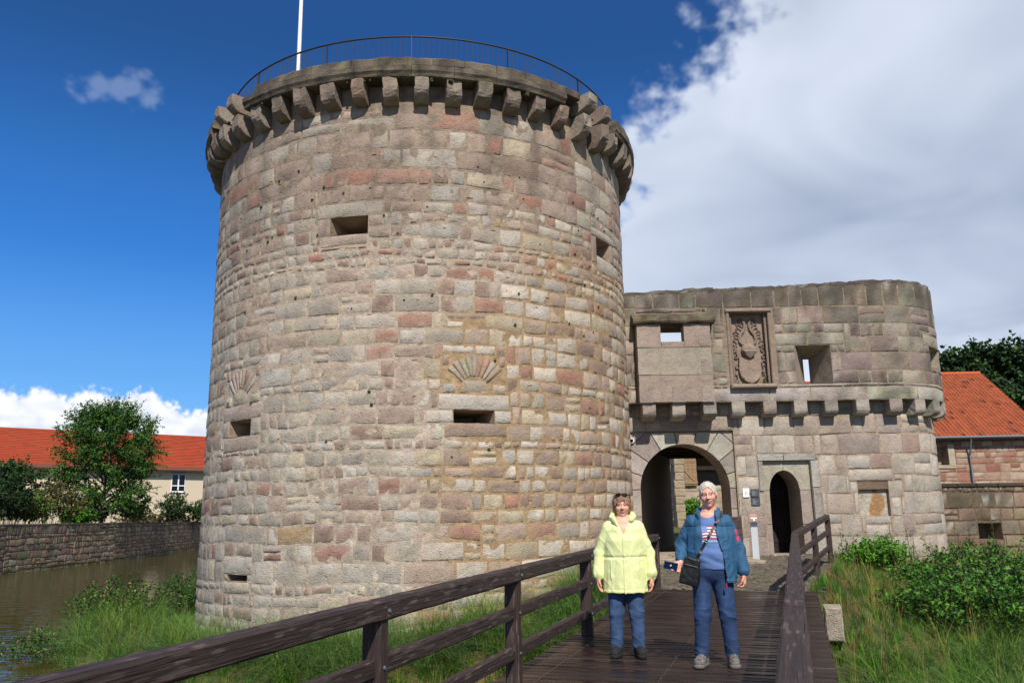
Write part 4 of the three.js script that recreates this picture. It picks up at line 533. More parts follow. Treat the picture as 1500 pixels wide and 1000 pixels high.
// ---------------------------------------------------------------- what stands round the moat
// a straight run of wall between two points of the plan: P(s, y, d), d out of the face on its left-hand side seen from a to b
const runOf = (a, b) => { const dx = b[0] - a[0], dz = b[1] - a[1], L = Math.hypot(dx, dz), ux = dx / L, uz = dz / L; return { L, P: (s, y, d) => [a[0] + ux * s - uz * d, y, a[1] + uz * s + ux * d] }; };
const seen = (P, f = 1) => ({ area, s, y }) => { const p = P(s, y, 0), q = P(s, y, 1), d = Math.hypot(p[0], p[1] - EYE, p[2]); return -area * (p[0] * (q[0] - p[0]) + p[2] * (q[2] - p[2])) / d ** 3; };
function coreBox(P, L, y0, y1, t, col, name, parent, hole) {   // wall body behind the stones
  const s = new THREE.Shape([[0, y0], [L, y0], [L, y1], [0, y1]].map((p) => new THREE.Vector2(...p))); for (const h of hole ?? []) s.holes.push(new THREE.Path(rect(...h).map((p) => new THREE.Vector2(...p))));
  const g = new THREE.ExtrudeGeometry(s, { depth: t, bevelEnabled: false }), p = g.attributes.position; for (let i = 0; i < p.count; i++) p.setXYZ(i, ...P(p.getX(i), p.getY(i), p.getZ(i) - t)); g.computeVertexNormals(); paint(g, (x, y, z) => col.map((v) => v * (0.9 + 0.25 * n3(x * 1.2, y * 1.2, z * 1.2)))); return mesh(name, g, M.mortar, parent);
}
{ // retaining wall of the moat
  const w = thing('moat_wall', 'long dark rubble retaining wall rising from the moat', 'wall'), r = rng(61), pts = [[-27.5, -24], [-30.1, -49.6], [-30.5, -64], [-34.1, -89.7], [-37.5, -116]]; let sd = 4000; const geos = [];
  const pal = ['#9a8a74', '#8a7964', '#a18d77', '#977b68', '#7d705e', '#a8957e', '#937d68'].map(lin);
  for (let k = 0; k < pts.length - 1; k++) { const { L, P } = runOf(pts[k + 1], pts[k]), PP = (s, y, d) => P(s, y, -d); const Q = (s, y, d) => { const p = P(L - s, y, 0), n = P(L - s, y, 1); return [p[0] - (n[0] - p[0]) * -d, y, p[2] - (n[2] - p[2]) * -d]; };
    // face towards +x (the water): walk from the near end to the far end with the water on the right
    const dx = pts[k + 1][0] - pts[k][0], dz = pts[k + 1][1] - pts[k][1], LL = Math.hypot(dx, dz), ux = dx / LL, uz = dz / LL, F = (s, y, d) => [pts[k + 1][0] - ux * s - uz * d, y, pts[k + 1][1] - uz * s + ux * d];
    coreBox(F, LL, -3, 1.50, 0.6, lin('#6f6252'), 'mortar_core', w);
    const dirt = (c, s, y) => mix3(mix3(c, [0.075, 0.066, 0.052], clamp(smooth(0.2, 1.3, y) * 0.6 + 0.8 * n3(s * 0.9, y * 0.8, 5 + k) - 0.05) * 0.75), [0.12, 0.115, 0.04], smooth(-0.85, -1.25, y + 0.15 * n3(s * 1.3, 1, 2)) * 0.7);
    for (const c of layCourses({ s0: 0, s1: LL, y0: -1.5, y1: 1.5, hs: [0.24, 0.44], ratio: [0.8, 2.4], wob: 0.06, seed: 300 + k, split: 0.12 })) { const g = stoneGeo(F, c, { proud: lerp(0.02, 0.05, r()), rough: 0.03, gap: lerp(0.03, 0.05, r()), col: pick(r, pal).map((v) => v * lerp(0.85, 1.15, r())), seed: sd++, nu: 4, nv: 3, stain: dirt }); g.userData.sc = seen(F)(g.userData); geos.push(g); }
    { let s = 0, q = 0; while (s < LL - 0.3) { const cw = Math.min(lerp(0.7, 1.3, r()), LL - s), g = block(cw - 0.02, 0.14, 0.66, 0.02), pos = F(s + cw / 2, 1.53 + 0.03 * (r() - 0.5), -0.29); paint(g, (x, y, z) => lin('#5f564a').map((v) => v * (0.8 + 0.5 * n3(x * 3 + s, y * 3, z * 3)))); g.rotateY(Math.atan2(uz, -ux)); g.translate(...pos); g.userData = { sc: 0.0000001, area: 0 }; geos.push(g); s += cw; } }
  }
  addStones(w, 'stone', geos, M.stone, (u) => u.sc);
}
{ // garden behind it
  const s = new THREE.ShapeGeometry(new THREE.Shape([[-28.2, 24], [-30.8, 49.6], [-31.2, 64], [-34.8, 89.7], [-38.2, 116], [-38, 160], [-300, 160], [-300, 24]].map((p) => new THREE.Vector2(...p)))); s.rotateX(-Math.PI / 2); s.translate(0, 1.42, 0); paint(s, () => lin('#4f5a26')); tag(mesh('garden_lawn', s, M.soil), null, null, null, 'structure');
}
const brickRed = lin('#973c1d');
function tileRows(L, slope, rows, step, fn, seg = 1) {   // stepped rows of tiles on a plane: x along the eaves, y up the slope
  const B = new Buf(); for (let k = 0; k < rows; k++) { const y0 = slope * k / rows, y1 = slope * (k + 1) / rows + 0.02, n = Math.max(1, Math.round(L / seg)); for (let i = 0; i < n; i++) { const x0 = L * i / n, x1 = L * (i + 1) / n, c = fn(i, k), a = [[x0, y0, -0.0], [x1, y0, 0], [x1, y0, step], [x0, y0, step], [x1, y1, 0.006], [x0, y1, 0.006]].map((p) => B.v(p, c, [p[0], p[1]])); B.quad(a[0], a[1], a[2], a[3]); B.quad(a[3], a[2], a[4], a[5]); } } return B.geo(true);
}
const plaster = new THREE.MeshStandardMaterial({ color: 0xc9bda6, bumpMap: mortarBump, bumpScale: 0.004, roughness: 0.95 }), glass = new THREE.MeshPhysicalMaterial({ color: 0x1c232b, roughness: 0.04, metalness: 0, ior: 1.5 }), roofMat = new THREE.MeshStandardMaterial({ vertexColors: true, roughness: 0.8 });
{ // house across the moat
  const h = thing('garden_house', 'long beige house with red tiled roof behind the garden', 'house'), r = rng(71); h.position.set(-35.2, 1.4, -94.2); h.rotation.y = 0.669;
  const E = 6.1, RX = -44;                                            // eaves height; the house runs to -x from its right corner
  mesh('wall', put(block(44, 6.4, 9.6, 0.02), RX / 2, 3.2, -4.8), plaster, h);
  mesh('recessed_wall', put(block(6, 6.2, 7.5, 0.02), 3.02, 3.1, -5.75), plaster, h);
  const slope = 6.6, ang = 38 * D2R, roof = mesh('roof', tileRows(51.5, slope, 22, 0.05, (i, k) => brickRed.map((v) => v * lerp(0.82, 1.15, r())), 0.6), roofMat, h); roof.position.set(-45, E - 0.1, 0.75); roof.rotation.x = -(Math.PI / 2 - ang); 
  const back = mesh('roof_back', tileRows(51.5, slope, 22, 0.05, () => brickRed, 4), roofMat, h); back.position.set(6.5, E - 0.1, 0.75 - 2 * slope * Math.cos(ang)); back.rotation.set(-(Math.PI / 2 - ang), Math.PI, 0, 'YXZ');
  mesh('ridge_tiles', put(new THREE.CylinderGeometry(0.12, 0.12, 51.5, 8), -19.2, E - 0.1 + slope * Math.sin(ang), 0.75 - slope * Math.cos(ang), 0, 0, Math.PI / 2), new THREE.MeshStandardMaterial({ color: 0x9c3f22, roughness: 0.8 }), h);
  mesh('eaves_band', put(block(51.5, 0.42, 0.14, 0.02), -19.2, E - 0.12, 0.84), new THREE.MeshStandardMaterial({ color: 0x7d4a3a, roughness: 0.8 }), h);
  mesh('soffit', put(block(51.5, 0.06, 0.9, 0.01), -19.2, E - 0.36, 0.40), new THREE.MeshStandardMaterial({ color: 0x9a9085, roughness: 0.8 }), h);
  const wg = (x, y, w, hh) => { const win = mesh('window', put(block(w, hh, 0.08, 0.01), x, y, 0.03), M.white, h); for (const [a, b, c, d] of [[-w / 4, hh * 0.10, w * 0.40, hh * 0.52], [w / 4, hh * 0.10, w * 0.40, hh * 0.52], [-w / 4, -hh * 0.33, w * 0.40, hh * 0.24], [w / 4, -hh * 0.33, w * 0.40, hh * 0.24]]) mesh('pane', put(block(c, d, 0.03, 0.004), x + a, y + b, 0.066), glass, win); mesh('sill', put(block(w + 0.16, 0.06, 0.16, 0.01), x, y - hh / 2 - 0.03, 0.08), M.white, win); mesh('shutter_box', put(block(w, hh * 0.16, 0.05, 0.01), x, y + hh * 0.46, 0.05), M.zinc, win); };
  for (const x of [-2.9, -27, -33, -39]) wg(x, 4.55, 1.5, 2.2);
  for (const x of [-27, -33]) wg(x, 1.7, 1.5, 1.9);
  const rail = mesh('balcony', put(block(4.5, 0.16, 1.2, 0.02), 2.7, 2.9, -0.9), M.white, h); for (let k = 0; k < 12; k++) mesh('balcony_bar', put(block(0.03, 0.95, 0.03, 0.004), 0.5 + k * 0.4, 3.4, -0.34), M.iron, rail);
}
{ // weathered wall right of the gatehouse
  const w = thing('yard_wall', 'dark weathered ashlar wall joining the gatehouse flank', 'wall'), r = rng(81), a = [12.1, -25.9], b = [22, -26.6], L = Math.hypot(9.9, 0.7), P = (s, y, d) => [lerp(a[0], b[0], s / L) + 0.0705 * d, y, lerp(a[1], b[1], s / L) + 0.9975 * d], hole = [2.26, 3.02, 0.62, 1.13], geos = []; let sd = 6000;
  coreBox(P, L, -2.2, 2.24, 0.7, lin('#7f6d58'), 'mortar_core', w, [hole]);
  const pal = ['#7d7060', '#70624f', '#877763', '#6b5a4c', '#94826a'].map(lin), dirt = (c, s, y) => mix3(mix3(c, [0.06, 0.052, 0.04], clamp(0.15 + smooth(0.6, 2.1, y) * 0.35 + 0.8 * n3(s * 1.1, y * 0.9, 19)) * 0.7), [0.5, 0.48, 0.44], smooth(0.66, 0.82, n3(s * 6, y * 6, 8)) * 0.6);
  for (const c of layCourses({ s0: 0, s1: L, y0: -1.4, y1: 2.24, hs: [0.36, 0.5], ratio: [0.9, 2.1], wob: 0.02, excl: [hole], seed: 401, split: 0.06 })) geos.push(stoneGeo(P, c, { proud: lerp(0.015, 0.03, r()), rough: 0.014, gap: 0.03, col: pick(r, pal).map((v) => v * lerp(0.9, 1.12, r())), seed: sd++, stain: dirt, smear: lin('#9a8468') }));
  addStones(w, 'stone', geos, M.stone, seen(P)); mesh('opening_reveal', funnel(P, hole, [hole[0] + 0.1, hole[1] - 0.1, hole[2] + 0.03, hole[3] - 0.03], 0.65, lin('#7f6f5c'), true, 0.0), M.stone, w);
  let s = 0, q = 0; while (s < L - 0.2) { const cw = Math.min(lerp(0.6, 1.2, r()), L - s), g = block(cw - 0.015, 0.13, 0.8, 0.03); paint(g, (x, y, z) => lin('#4f473a').map((v) => v * (0.8 + 0.5 * n3(x * 3 + s, y * 3, z * 3)))); g.rotateY(0.0705); g.translate(...P(s + cw / 2, 2.29, -0.34)); mesh('coping_stone', g, M.stone, w); s += cw; }
}
{ // barn with pantile roof
  const b = thing('barn', 'pink sandstone barn with bright orange pantile roof', 'barn'), r = rng(91); b.position.set(21.5, 0.6, -46.6); b.rotation.y = -0.03; const L = 8.1, P = (s, y, d) => [s, y, d], geos = []; let sd = 7000;
  const hole = [2.15, 2.95, 3.40, 4.48];
  coreBox(P, L, 0, 4.95, 7.5, lin('#b09a84'), 'wall_core', b, [hole]);
  for (const c of layCourses({ s0: 0, s1: L, y0: 0, y1: 4.95, hs: [0.28, 0.5], ratio: [0.9, 2.3], wob: 0.03, excl: [hole, [2.95, 3.32, 3.3, 4.6], [2.0, 3.32, 3.2, 3.4]], seed: 501, split: 0.1 })) geos.push(stoneGeo(P, c, { proud: 0.03, rough: 0.014, gap: 0.035, col: pick(r, ['#a98a78', '#a07462', '#b39a86', '#96695a', '#ad917e', '#b8a28e'].map(lin)), seed: sd++, nu: 4, nv: 3 }));
  addStones(b, 'stone', geos, M.stone, ({ area, s, y }) => area * (s > 5 ? 10 : 1) * (y > 2 ? 10 : 1));
  mesh('window_recess', funnel(P, hole, [hole[0] + 0.05, hole[1] - 0.05, hole[2] + 0.05, hole[3] - 0.05], 0.6, lin('#a08c78'), true, 0), M.stone, b); for (const [x, y, w, h] of [[3.135, 3.94, 0.36, 1.26], [2.65, 3.30, 1.3, 0.18]]) mesh('window_surround', paint(put(block(w, h, 0.12, 0.02), x, y, 0.02), () => lin('#b9ad98')), M.stone, b);
  // roof: wavy pantiles, row over row; hipped at its right end
  const ang = 36.5 * D2R, E = 4.95, run = 6.1, slope = run / Math.cos(ang), tw = 0.23, rows = 24, nx = Math.round(9.2 / tw), B = new Buf(), GE = 8.45, x0 = -0.5;
  for (let k = 0; k < rows; k++) for (let i = 0; i < nx; i++) { const y0 = slope * k / rows, y1 = slope * (k + 1) / rows + 0.05, xa = x0 + i * tw; if (xa + tw > GE + 0.1) continue; const f = lerp(0.78, 1.18, r()), moss = r() < 0.03 ? 0.4 : 1, c = [0.31 * f * moss, 0.076 * f * moss, 0.026 * f * moss], id = []; for (const [y, lift] of [[y0, 0.065], [y1, 0.0]]) for (let q = 0; q <= 4; q++) { const x = xa + tw * q / 4, z = 0.06 * Math.sin(q / 4 * Math.PI * 2 + 0.6) + lift; id.push(B.v([x, y, z], c, [x, y])); } const e = [0, 1, 2, 3, 4].map((q) => B.v([xa + tw * q / 4, y0, 0.06 * Math.sin(q / 4 * Math.PI * 2 + 0.6) + 0.0], c, [0, 0])); for (let q = 0; q < 4; q++) { B.quad(id[q], id[q + 1], id[q + 6], id[q + 5]); B.quad(e[q], e[q + 1], id[q + 1], id[q]); } }
  const rf = mesh('roof', B.geo(), roofMat, b); rf.position.set(0, E - 0.02, 0.45); rf.rotation.x = -(Math.PI / 2 - ang);
  const ridge = E + run * Math.tan(ang); { const B2 = new Buf(), c = lin('#a84a24'), u = [[GE, ridge, 0.45 - run], [-0.5, ridge, 0.45 - run], [-0.5, E, 0.45 - 2 * run], [GE, E, 0.45 - 2 * run]].map((p) => B2.v(p, c, [p[0], p[1]])); B2.quad(...u); mesh('roof_back', B2.geo(true), roofMat, b); const B3 = new Buf(), gc = lin('#a58a78'); for (const x of [0.02, L - 0.02]) { const v = [[x, E - 0.1, -0.02], [x, E - 0.1, 0.9 - 2 * run], [x, ridge - 0.4, 0.45 - run]].map((p) => B3.v(p, gc, [p[2], p[1]])); B3.tri(...v); } mesh('gable', B3.geo(true), M.mortar, b); }
  const ridgeMat = new THREE.MeshStandardMaterial({ color: 0xb4532c, roughness: 0.8 });
  for (let k = 0; k < 27; k++) mesh('ridge_tile_' + String(k).padStart(3, '0'), put(new THREE.CylinderGeometry(0.13, 0.15, 0.36, 7), -0.4 + k * 0.33, ridge + 0.02, 0.45 - run, 0, 0, Math.PI / 2), ridgeMat, b);
  const gutter = mesh('gutter', put(new THREE.CylinderGeometry(0.08, 0.08, 9.1, 10), 4.0, E - 0.05, 0.55, 0, 0, Math.PI / 2), new THREE.MeshStandardMaterial({ color: 0x6a7075, metalness: 0.4, roughness: 0.6 }), b); mesh('downpipe', put(new THREE.CylinderGeometry(0.055, 0.055, 1.0, 10), 4.1, E - 0.5, 0.36, 0, 0.35), M.zinc, b); mesh('downpipe_001', put(new THREE.CylinderGeometry(0.05, 0.05, 3.2, 10), 4.1, E - 2.5, 0.14), M.zinc, b); mesh('fascia', put(block(8.9, 0.16, 0.06, 0.01), 4.0, E - 0.16, 0.30), M.wood, b);
}
{ // building across the courtyard, seen through the gate
  const b = thing('courtyard_stable', 'old stone outbuilding with open shutter seen through the gate', 'outbuilding'), r = rng(95); b.position.set(7.68, 1.1, -42.2); const P = (s, y, d) => [s, y, d], hole = [1.62, 6.0, 1.85, 3.6], geos = []; let sd = 8000;
  coreBox(P, 9, -0.3, 4.5, 4, lin('#b3a489'), 'wall_core', b, [hole]);
  for (const c of layCourses({ s0: 0, s1: 9, y0: -0.2, y1: 4.5, hs: [0.42, 0.62], ratio: [1.1, 2.2], wob: 0.02, excl: [hole], seed: 601, split: 0.04 })) geos.push(stoneGeo(P, c, { proud: 0.03, rough: 0.014, gap: 0.03, col: pick(r, ['#b8ab93', '#ac9f88', '#b3a08c', '#c0b49d'].map(lin)), seed: sd++, nu: 4, nv: 3 }));
  addStones(b, 'stone', geos, M.stone, ({ area }) => area);
  mesh('roof', put(block(10, 0.3, 5.5, 0.05), 4.5, 4.75, -1.8, 0, 0.25), roofMat, b).geometry = paint(put(block(10, 0.3, 5.5, 0.05), 4.5, 4.75, -1.8, 0, 0.25), () => brickRed);
  mesh('back_wall', paint(put(block(9, 4.4, 0.3, 0.02), 4.5, 2.2, -3.9), () => lin('#a3957d')), M.mortar, b);
  mesh('rail_beam', beam([1.62, 2.72, 0.0], [6.0, 2.72, 0.0], 0.12, 0.2, 5), new THREE.MeshStandardMaterial({ map: plankMap, color: 0xffffff, roughness: 0.9 }), b);
  for (let k = 0; k < 34; k++) mesh('bar_' + String(k).padStart(3, '0'), put(new THREE.CylinderGeometry(0.013, 0.013, 0.9, 5), 1.7 + k * 0.127, 2.2, -0.1), M.iron, b);
  const sh = mesh('shutter', put(block(1.24, 1.62, 0.03, 0.004), 0.95, 2.66, 0.13), new THREE.MeshStandardMaterial({ color: 0x5b4734, roughness: 0.9 }), b), sm = new THREE.MeshStandardMaterial({ map: tex(256, (u, v) => mix3([0.50, 0.40, 0.30], [0.62, 0.52, 0.40], clamp(0.5 + pf(u, v, 4, 4, 30))), true), roughness: 0.9 });
  for (let k = 0; k < 6; k++) mesh('shutter_board', put(block(0.2, 1.62, 0.03, 0.005), 0.43 + k * 0.208, 2.66, 0.16), sm, sh); for (const y of [2.0, 3.32]) mesh('shutter_ledge', put(block(1.3, 0.13, 0.04, 0.006), 0.95, y, 0.195), sm, sh); mesh('shutter_brace', put(block(1.55, 0.11, 0.035, 0.005), 0.95, 2.66, 0.195, 0, 0, -0.82), sm, sh);
  const pier = thing('courtyard_pier', 'sunlit rough stone pier at the far end of the gate passage', 'pier'); const pg = []; for (let k = 0; k < 10; k++) { const g = block(lerp(0.36, 0.5, r()), 0.33, 0.6, 0.03), p = g.attributes.position; for (let i = 0; i < p.count; i++) p.setXYZ(i, p.getX(i) + 0.03 * n3(p.getY(i) * 4, k, 1), p.getY(i), p.getZ(i) + 0.03 * n3(p.getX(i) * 4, k, 4)); g.computeVertexNormals(); paint(g, (x, y, z) => lin('#b6a78d').map((v) => v * (0.9 + 0.2 * n3(x * 4, y * 4, k)))); const m = mesh('stone', g, M.stone, pier); m.position.set(7.12 + (r() - 0.5) * 0.05, 0.8 + k * 0.335, -36.2); m.rotation.y = r() * 0.2; }
}

{ // another roof across the courtyard, glimpsed through the parapet window
  const b = thing('courtyard_house', 'far house with red roof glimpsed through the parapet window', 'house'); b.position.set(20, 1.5, -62);
  mesh('wall', put(block(12, 6.4, 8, 0.02), 0, 3.2, 0), plaster, b); const r = rng(99);
  for (const d of [1, -1]) { const rf = mesh('roof', tileRows(12.6, 5.6, 16, 0.05, () => brickRed.map((v) => v * lerp(0.8, 1.15, r())), 0.5), roofMat, b); rf.position.set(-6.3 * d, 6.2, 4.3 * d); rf.rotation.set(-(Math.PI / 2 - 0.70), d > 0 ? 0 : Math.PI, 0, 'YXZ'); }
}
{ // land beyond the moat and the yard, out to the horizon
  const flat = (pts) => { const s = new THREE.ShapeGeometry(new THREE.Shape(pts.map(([x, z]) => new THREE.Vector2(x, -z)))); s.rotateX(-Math.PI / 2); s.translate(0, 1.36, 0); paint(s, () => lin('#55602f')); tag(mesh('far_meadow', s, M.soil), null, null, null, 'structure'); };
  flat([[-1500, -118], [1500, -118], [1500, -1500], [-1500, -1500]]); flat([[61.5, -30], [1500, -30], [1500, -118], [61.5, -118]]);
}

// ---------------------------------------------------------------- vegetation
const G = { deep: ['#294a16', '#31551b', '#244214'], mid: ['#3f6a20', '#38611c', '#487424'], bright: ['#5a9226', '#659c2c', '#50861d'], olive: ['#5c632a', '#6a6c2e', '#525a24'], dark: ['#22391a', '#1d3216', '#294420'], straw: ['#7c8f45', '#8b8450', '#6f8a3c'], maroon: ['#5a4632', '#4f4a2c', '#664d38'] };
for (const k of Object.keys(G)) G[k] = G[k].map(lin);
// one leaf: a folded diamond of four points
function leaf(B, p, dir, nrm, L, W, c) { const side = new THREE.Vector3().crossVectors(dir, nrm).normalize(), m = p.clone().addScaledVector(dir, L * 0.45), t = p.clone().addScaledVector(dir, L).addScaledVector(nrm, -L * 0.12), lf = m.clone().addScaledVector(side, W / 2).addScaledVector(nrm, W * 0.16), rt = m.clone().addScaledVector(side, -W / 2).addScaledVector(nrm, W * 0.16), v = [p, lf, t, rt].map((q) => B.v([q.x, q.y, q.z], c, [0, 0])); B.tri(v[0], v[2], v[1]); B.tri(v[0], v[3], v[2]); }
function tube(B, pts, r0, r1, c, n = 6) { const up = V(0.3, 0.9, 0.2); let prev = null; pts.forEach((p, k) => { const d = (pts[k + 1] ?? p).clone().sub(pts[k - 1] ?? p).normalize(), a = new THREE.Vector3().crossVectors(d, up).normalize(), b = new THREE.Vector3().crossVectors(d, a), rr = lerp(r0, r1, k / (pts.length - 1)), ring = []; for (let i = 0; i < n; i++) { const t = i / n * Math.PI * 2, q = p.clone().addScaledVector(a, Math.cos(t) * rr).addScaledVector(b, Math.sin(t) * rr); ring.push(B.v([q.x, q.y, q.z], c, [i / n, k])); } if (prev) for (let i = 0; i < n; i++) B.quad(prev[i], prev[(i + 1) % n], ring[(i + 1) % n], ring[i]); prev = ring; }); }
const rv = (r) => { let v; do v = V(r() * 2 - 1, r() * 2 - 1, r() * 2 - 1); while (v.lengthSq() > 1 || v.lengthSq() < 0.01); return v.normalize(); };
// leaves along a twig
function twig(B, S, r, a, dir, L, o, droop = 0.25) { const pts = []; let p = a.clone(), d = dir.clone(); const n = 5; for (let k = 0; k <= n; k++) { pts.push(p.clone()); d.add(rv(r).multiplyScalar(0.22)).add(V(0, -droop * k / n * 0.5, 0)).normalize(); p.addScaledVector(d, L / n); } if (S) tube(S, pts, o.tw ?? 0.008, 0.002, o.bark, 4);
  const N = o.leaves; for (let k = 0; k < N; k++) { const t = lerp(0.12, 1, (k + r()) / N) * n, i = Math.min(Math.floor(t), n - 1), q = pts[i].clone().lerp(pts[i + 1], t - i), ax = pts[i + 1].clone().sub(pts[i]).normalize(), dd = ax.multiplyScalar(0.6).add(rv(r).multiplyScalar(0.9)).add(V(0, -droop, 0)).normalize(), nn = V(0, 1, 0).add(rv(r).multiplyScalar(0.8)).normalize(), s = o.size * lerp(0.6, 1.25, r()), c = pick(r, o.pal).map((v) => v * lerp(0.75, 1.25, r())); leaf(B, q, dd, nn, s, s * (o.wide ?? 0.5), c); } }
function makeTree(name, label, x, y, z, o) {
  const t = thing(name, label, o.cat ?? 'tree', o.group), r = rng(o.seed), T = new Buf(), B = new Buf(); t.position.set(x, y, z); const H = o.h, R = o.r, c0 = o.trunk ?? H * 0.22, bark = o.bark ?? lin('#54483a'); o = { ...o, bark, pal: [...o.pal, ...o.pal, ...(o.mixed ?? [])] };
  const tp = []; for (let k = 0; k <= 8; k++) tp.push(V(0.12 * R * n3(k * 0.4, o.seed, 1), H * 0.8 * k / 8, 0.12 * R * n3(k * 0.4, o.seed, 7))); tube(T, tp, o.girth ?? H * 0.022, 0.03, bark, 9);
  const limbs = o.limbs ?? 26; for (let i = 0; i < limbs; i++) { const f = (i + 0.5) / limbs, hb = lerp(c0, H * 0.76, f ** 0.9), az = i * 2.4 + r(), reach = R * (o.prof ? o.prof(f) : Math.sin(Math.PI * (0.18 + 0.80 * f)) ** 0.8) * lerp(0.75, 1.08, r()), rise = lerp(0.25, 0.95, f) * lerp(0.8, 1.2, r()) * (o.rise ?? 1); const a = tp[Math.min(8, Math.round(hb / (H * 0.8) * 8))].clone(); a.y = hb; const b = V(a.x + Math.cos(az) * reach, Math.min(hb + reach * rise + 0.06 * H, H * 1.02), a.z + Math.sin(az) * reach), m = a.clone().lerp(b, 0.5).add(V(0, 0.10 * reach, 0)).add(rv(r).multiplyScalar(0.12 * R)), cv = new THREE.QuadraticBezierCurve3(a, m, b), lp = cv.getPoints(7); tube(T, lp, (o.girth ?? H * 0.022) * lerp(0.5, 0.22, f), 0.012, bark, 6);
    const tw = o.twigs ?? 26; for (let k = 0; k < tw; k++) { const s = lerp(0.22, 1, Math.sqrt((k + r()) / tw)), q = cv.getPoint(s), tan = cv.getTangent(s), d = tan.multiplyScalar(0.7).add(rv(r).multiplyScalar(0.95)).add(V(0, o.lift ?? 0.35, 0)).normalize(); twig(B, k % 3 ? null : T, r, q, d, lerp(0.6, 1.25, r()) * (o.twigL ?? R * 0.25), o, o.droop ?? 0.25); } }
  mesh('trunk', T.geo(), new THREE.MeshStandardMaterial({ vertexColors: true, roughness: 1 }), t); mesh('crown', B.geo(), M.leaf, t, 'stuff'); return t;
}
function makeBush(name, label, x, y, z, o) {
  const t = thing(name, label, o.cat ?? 'bush', o.group), r = rng(o.seed), T = new Buf(), B = new Buf(); t.position.set(x, y, z); o = { ...o, bark: o.bark ?? lin('#4d4330'), pal: [...o.pal, ...o.pal, ...(o.mixed ?? [])] };
  for (let i = 0; i < o.stems; i++) { const az = i * 2.4 + r(), q = Math.sqrt((i + 0.5) / o.stems), bx = Math.cos(az) * q * o.rx * 0.35, bz = Math.sin(az) * q * o.rz * 0.35, e = V(Math.cos(az) * q * o.rx, o.h * lerp(0.62, 1.06, r()) * Math.sqrt(Math.max(0.12, 1 - 0.72 * q * q)), Math.sin(az) * q * o.rz), a = V(bx, -0.1, bz), m = a.clone().lerp(e, 0.55).add(V(0, 0.14 * o.h, 0)), cv = new THREE.QuadraticBezierCurve3(a, m, e); tube(T, cv.getPoints(5), 0.012, 0.004, o.bark, 5);
    for (let k = 0; k < o.twigs; k++) { const s = lerp(0.2, 1, (k + r()) / o.twigs), p = cv.getPoint(s), d = cv.getTangent(s).multiplyScalar(0.6).add(rv(r).multiplyScalar(0.9)).add(V(0, o.lift ?? 0.4, 0)).normalize(); twig(B, null, r, p, d, lerp(0.5, 1.2, r()) * o.twigL, o, o.droop ?? 0.2); } }
  mesh('stem', T.geo(), M.vc, t); mesh('foliage', B.geo(), M.leaf, t, 'stuff'); return t;
}
// garden across the moat
makeTree('maple_tree', 'tall feathery green tree in front of the beige house', -32.6, 1.35, -66, { seed: 5, h: 9.7, r: 3.5, limbs: 56, twigs: 38, leaves: 20, size: 0.21, wide: 0.5, pal: [...G.mid, ...G.deep, ...G.mid], mixed: G.bright, twigL: 1.3, trunk: 0.5, girth: 0.16, rise: 0.95, prof: (f) => Math.sin(Math.PI * (0.30 + 0.64 * f)) ** 0.7, lift: 0.5, droop: 0.35, group: 'garden trees' });
makeTree('garden_tree', 'dark broad tree beside the reddish garden shrub', -35.0, 1.3, -56, { seed: 6, h: 4.2, r: 2.4, limbs: 26, twigs: 26, leaves: 14, size: 0.24, pal: [...G.deep, ...G.dark], mixed: G.mid, twigL: 0.9, trunk: 0.5, girth: 0.13 });
const gb = (label, px, d, top, rx, pal, seed, mixed) => { const a = Math.atan((px - 750) / 1227), x = Math.tan(a) * d; makeBush('garden_shrub', label, x, 1.38, -d, { seed, rx, rz: rx, h: top - 1.4, stems: 34, twigs: 9, leaves: 14, size: 0.2, wide: 0.6, twigL: 0.6, pal, mixed, group: 'shrubs along the garden wall' }); };
gb('reddish brown shrub at the foot of the feathery tree', 66, 58, 5.0, 2.3, [...G.maroon, ...G.olive], 11, G.olive);
gb('olive green shrub spreading over the moat wall', 30, 55, 3.8, 1.9, [...G.olive, ...G.mid], 12, G.straw);
gb('low dark shrub under the feathery tree', 130, 68, 3.9, 1.9, [...G.deep, ...G.dark], 13, G.mid);
gb('rounded yellow green bush right of the feathery tree', 188, 73, 4.5, 1.75, [...G.olive, ...G.bright], 14, G.straw);
gb('dark rounded bush below the white house window', 250, 86, 4.7, 1.75, [...G.dark, ...G.deep], 15, G.mid);
gb('bright low shrub behind the moat wall coping', 108, 63, 2.7, 1.2, [...G.bright, ...G.mid], 16, G.bright);
gb('dark shrub half hidden by the round tower', 292, 88, 3.9, 1.5, [...G.dark, ...G.mid], 17, G.mid);
gb('tall dark conifer shrub at the garden corner', 2, 53, 4.9, 1.7, [...G.dark, ...G.deep], 18, G.deep);
makeBush('clipped_hedge', 'low brownish hedge along the house front', -37.6, 1.3, -88, { seed: 21, rx: 5.5, rz: 1.0, h: 1.2, stems: 90, twigs: 6, leaves: 12, size: 0.16, wide: 0.6, twigL: 0.5, pal: [...G.maroon, ...G.olive], mixed: G.olive, cat: 'hedge' });
// trees beyond the barn
const bt = (label, x, z, h, r2, seed) => makeTree('oak_tree', label, x, 1.6, z, { seed, h, r: r2, limbs: 60, twigs: 40, leaves: 16, size: 0.44, wide: 0.65, pal: [...G.dark, ...G.deep], mixed: G.mid, twigL: 1.7, trunk: 2.4, girth: 0.3, group: 'trees beyond the barn' });
bt('dense dark tree rising right behind the barn ridge', 42.5, -72, 14.6, 5.6, 31);
bt('dense dark tree beyond the barn gable', 51, -70, 13.5, 6.0, 32);
bt('smaller dark tree between barn ridge and gatehouse', 37.6, -76, 13.2, 4.2, 33);
bt('dark tree low behind the barn gable end', 40.5, -58, 8.6, 4.4, 34);

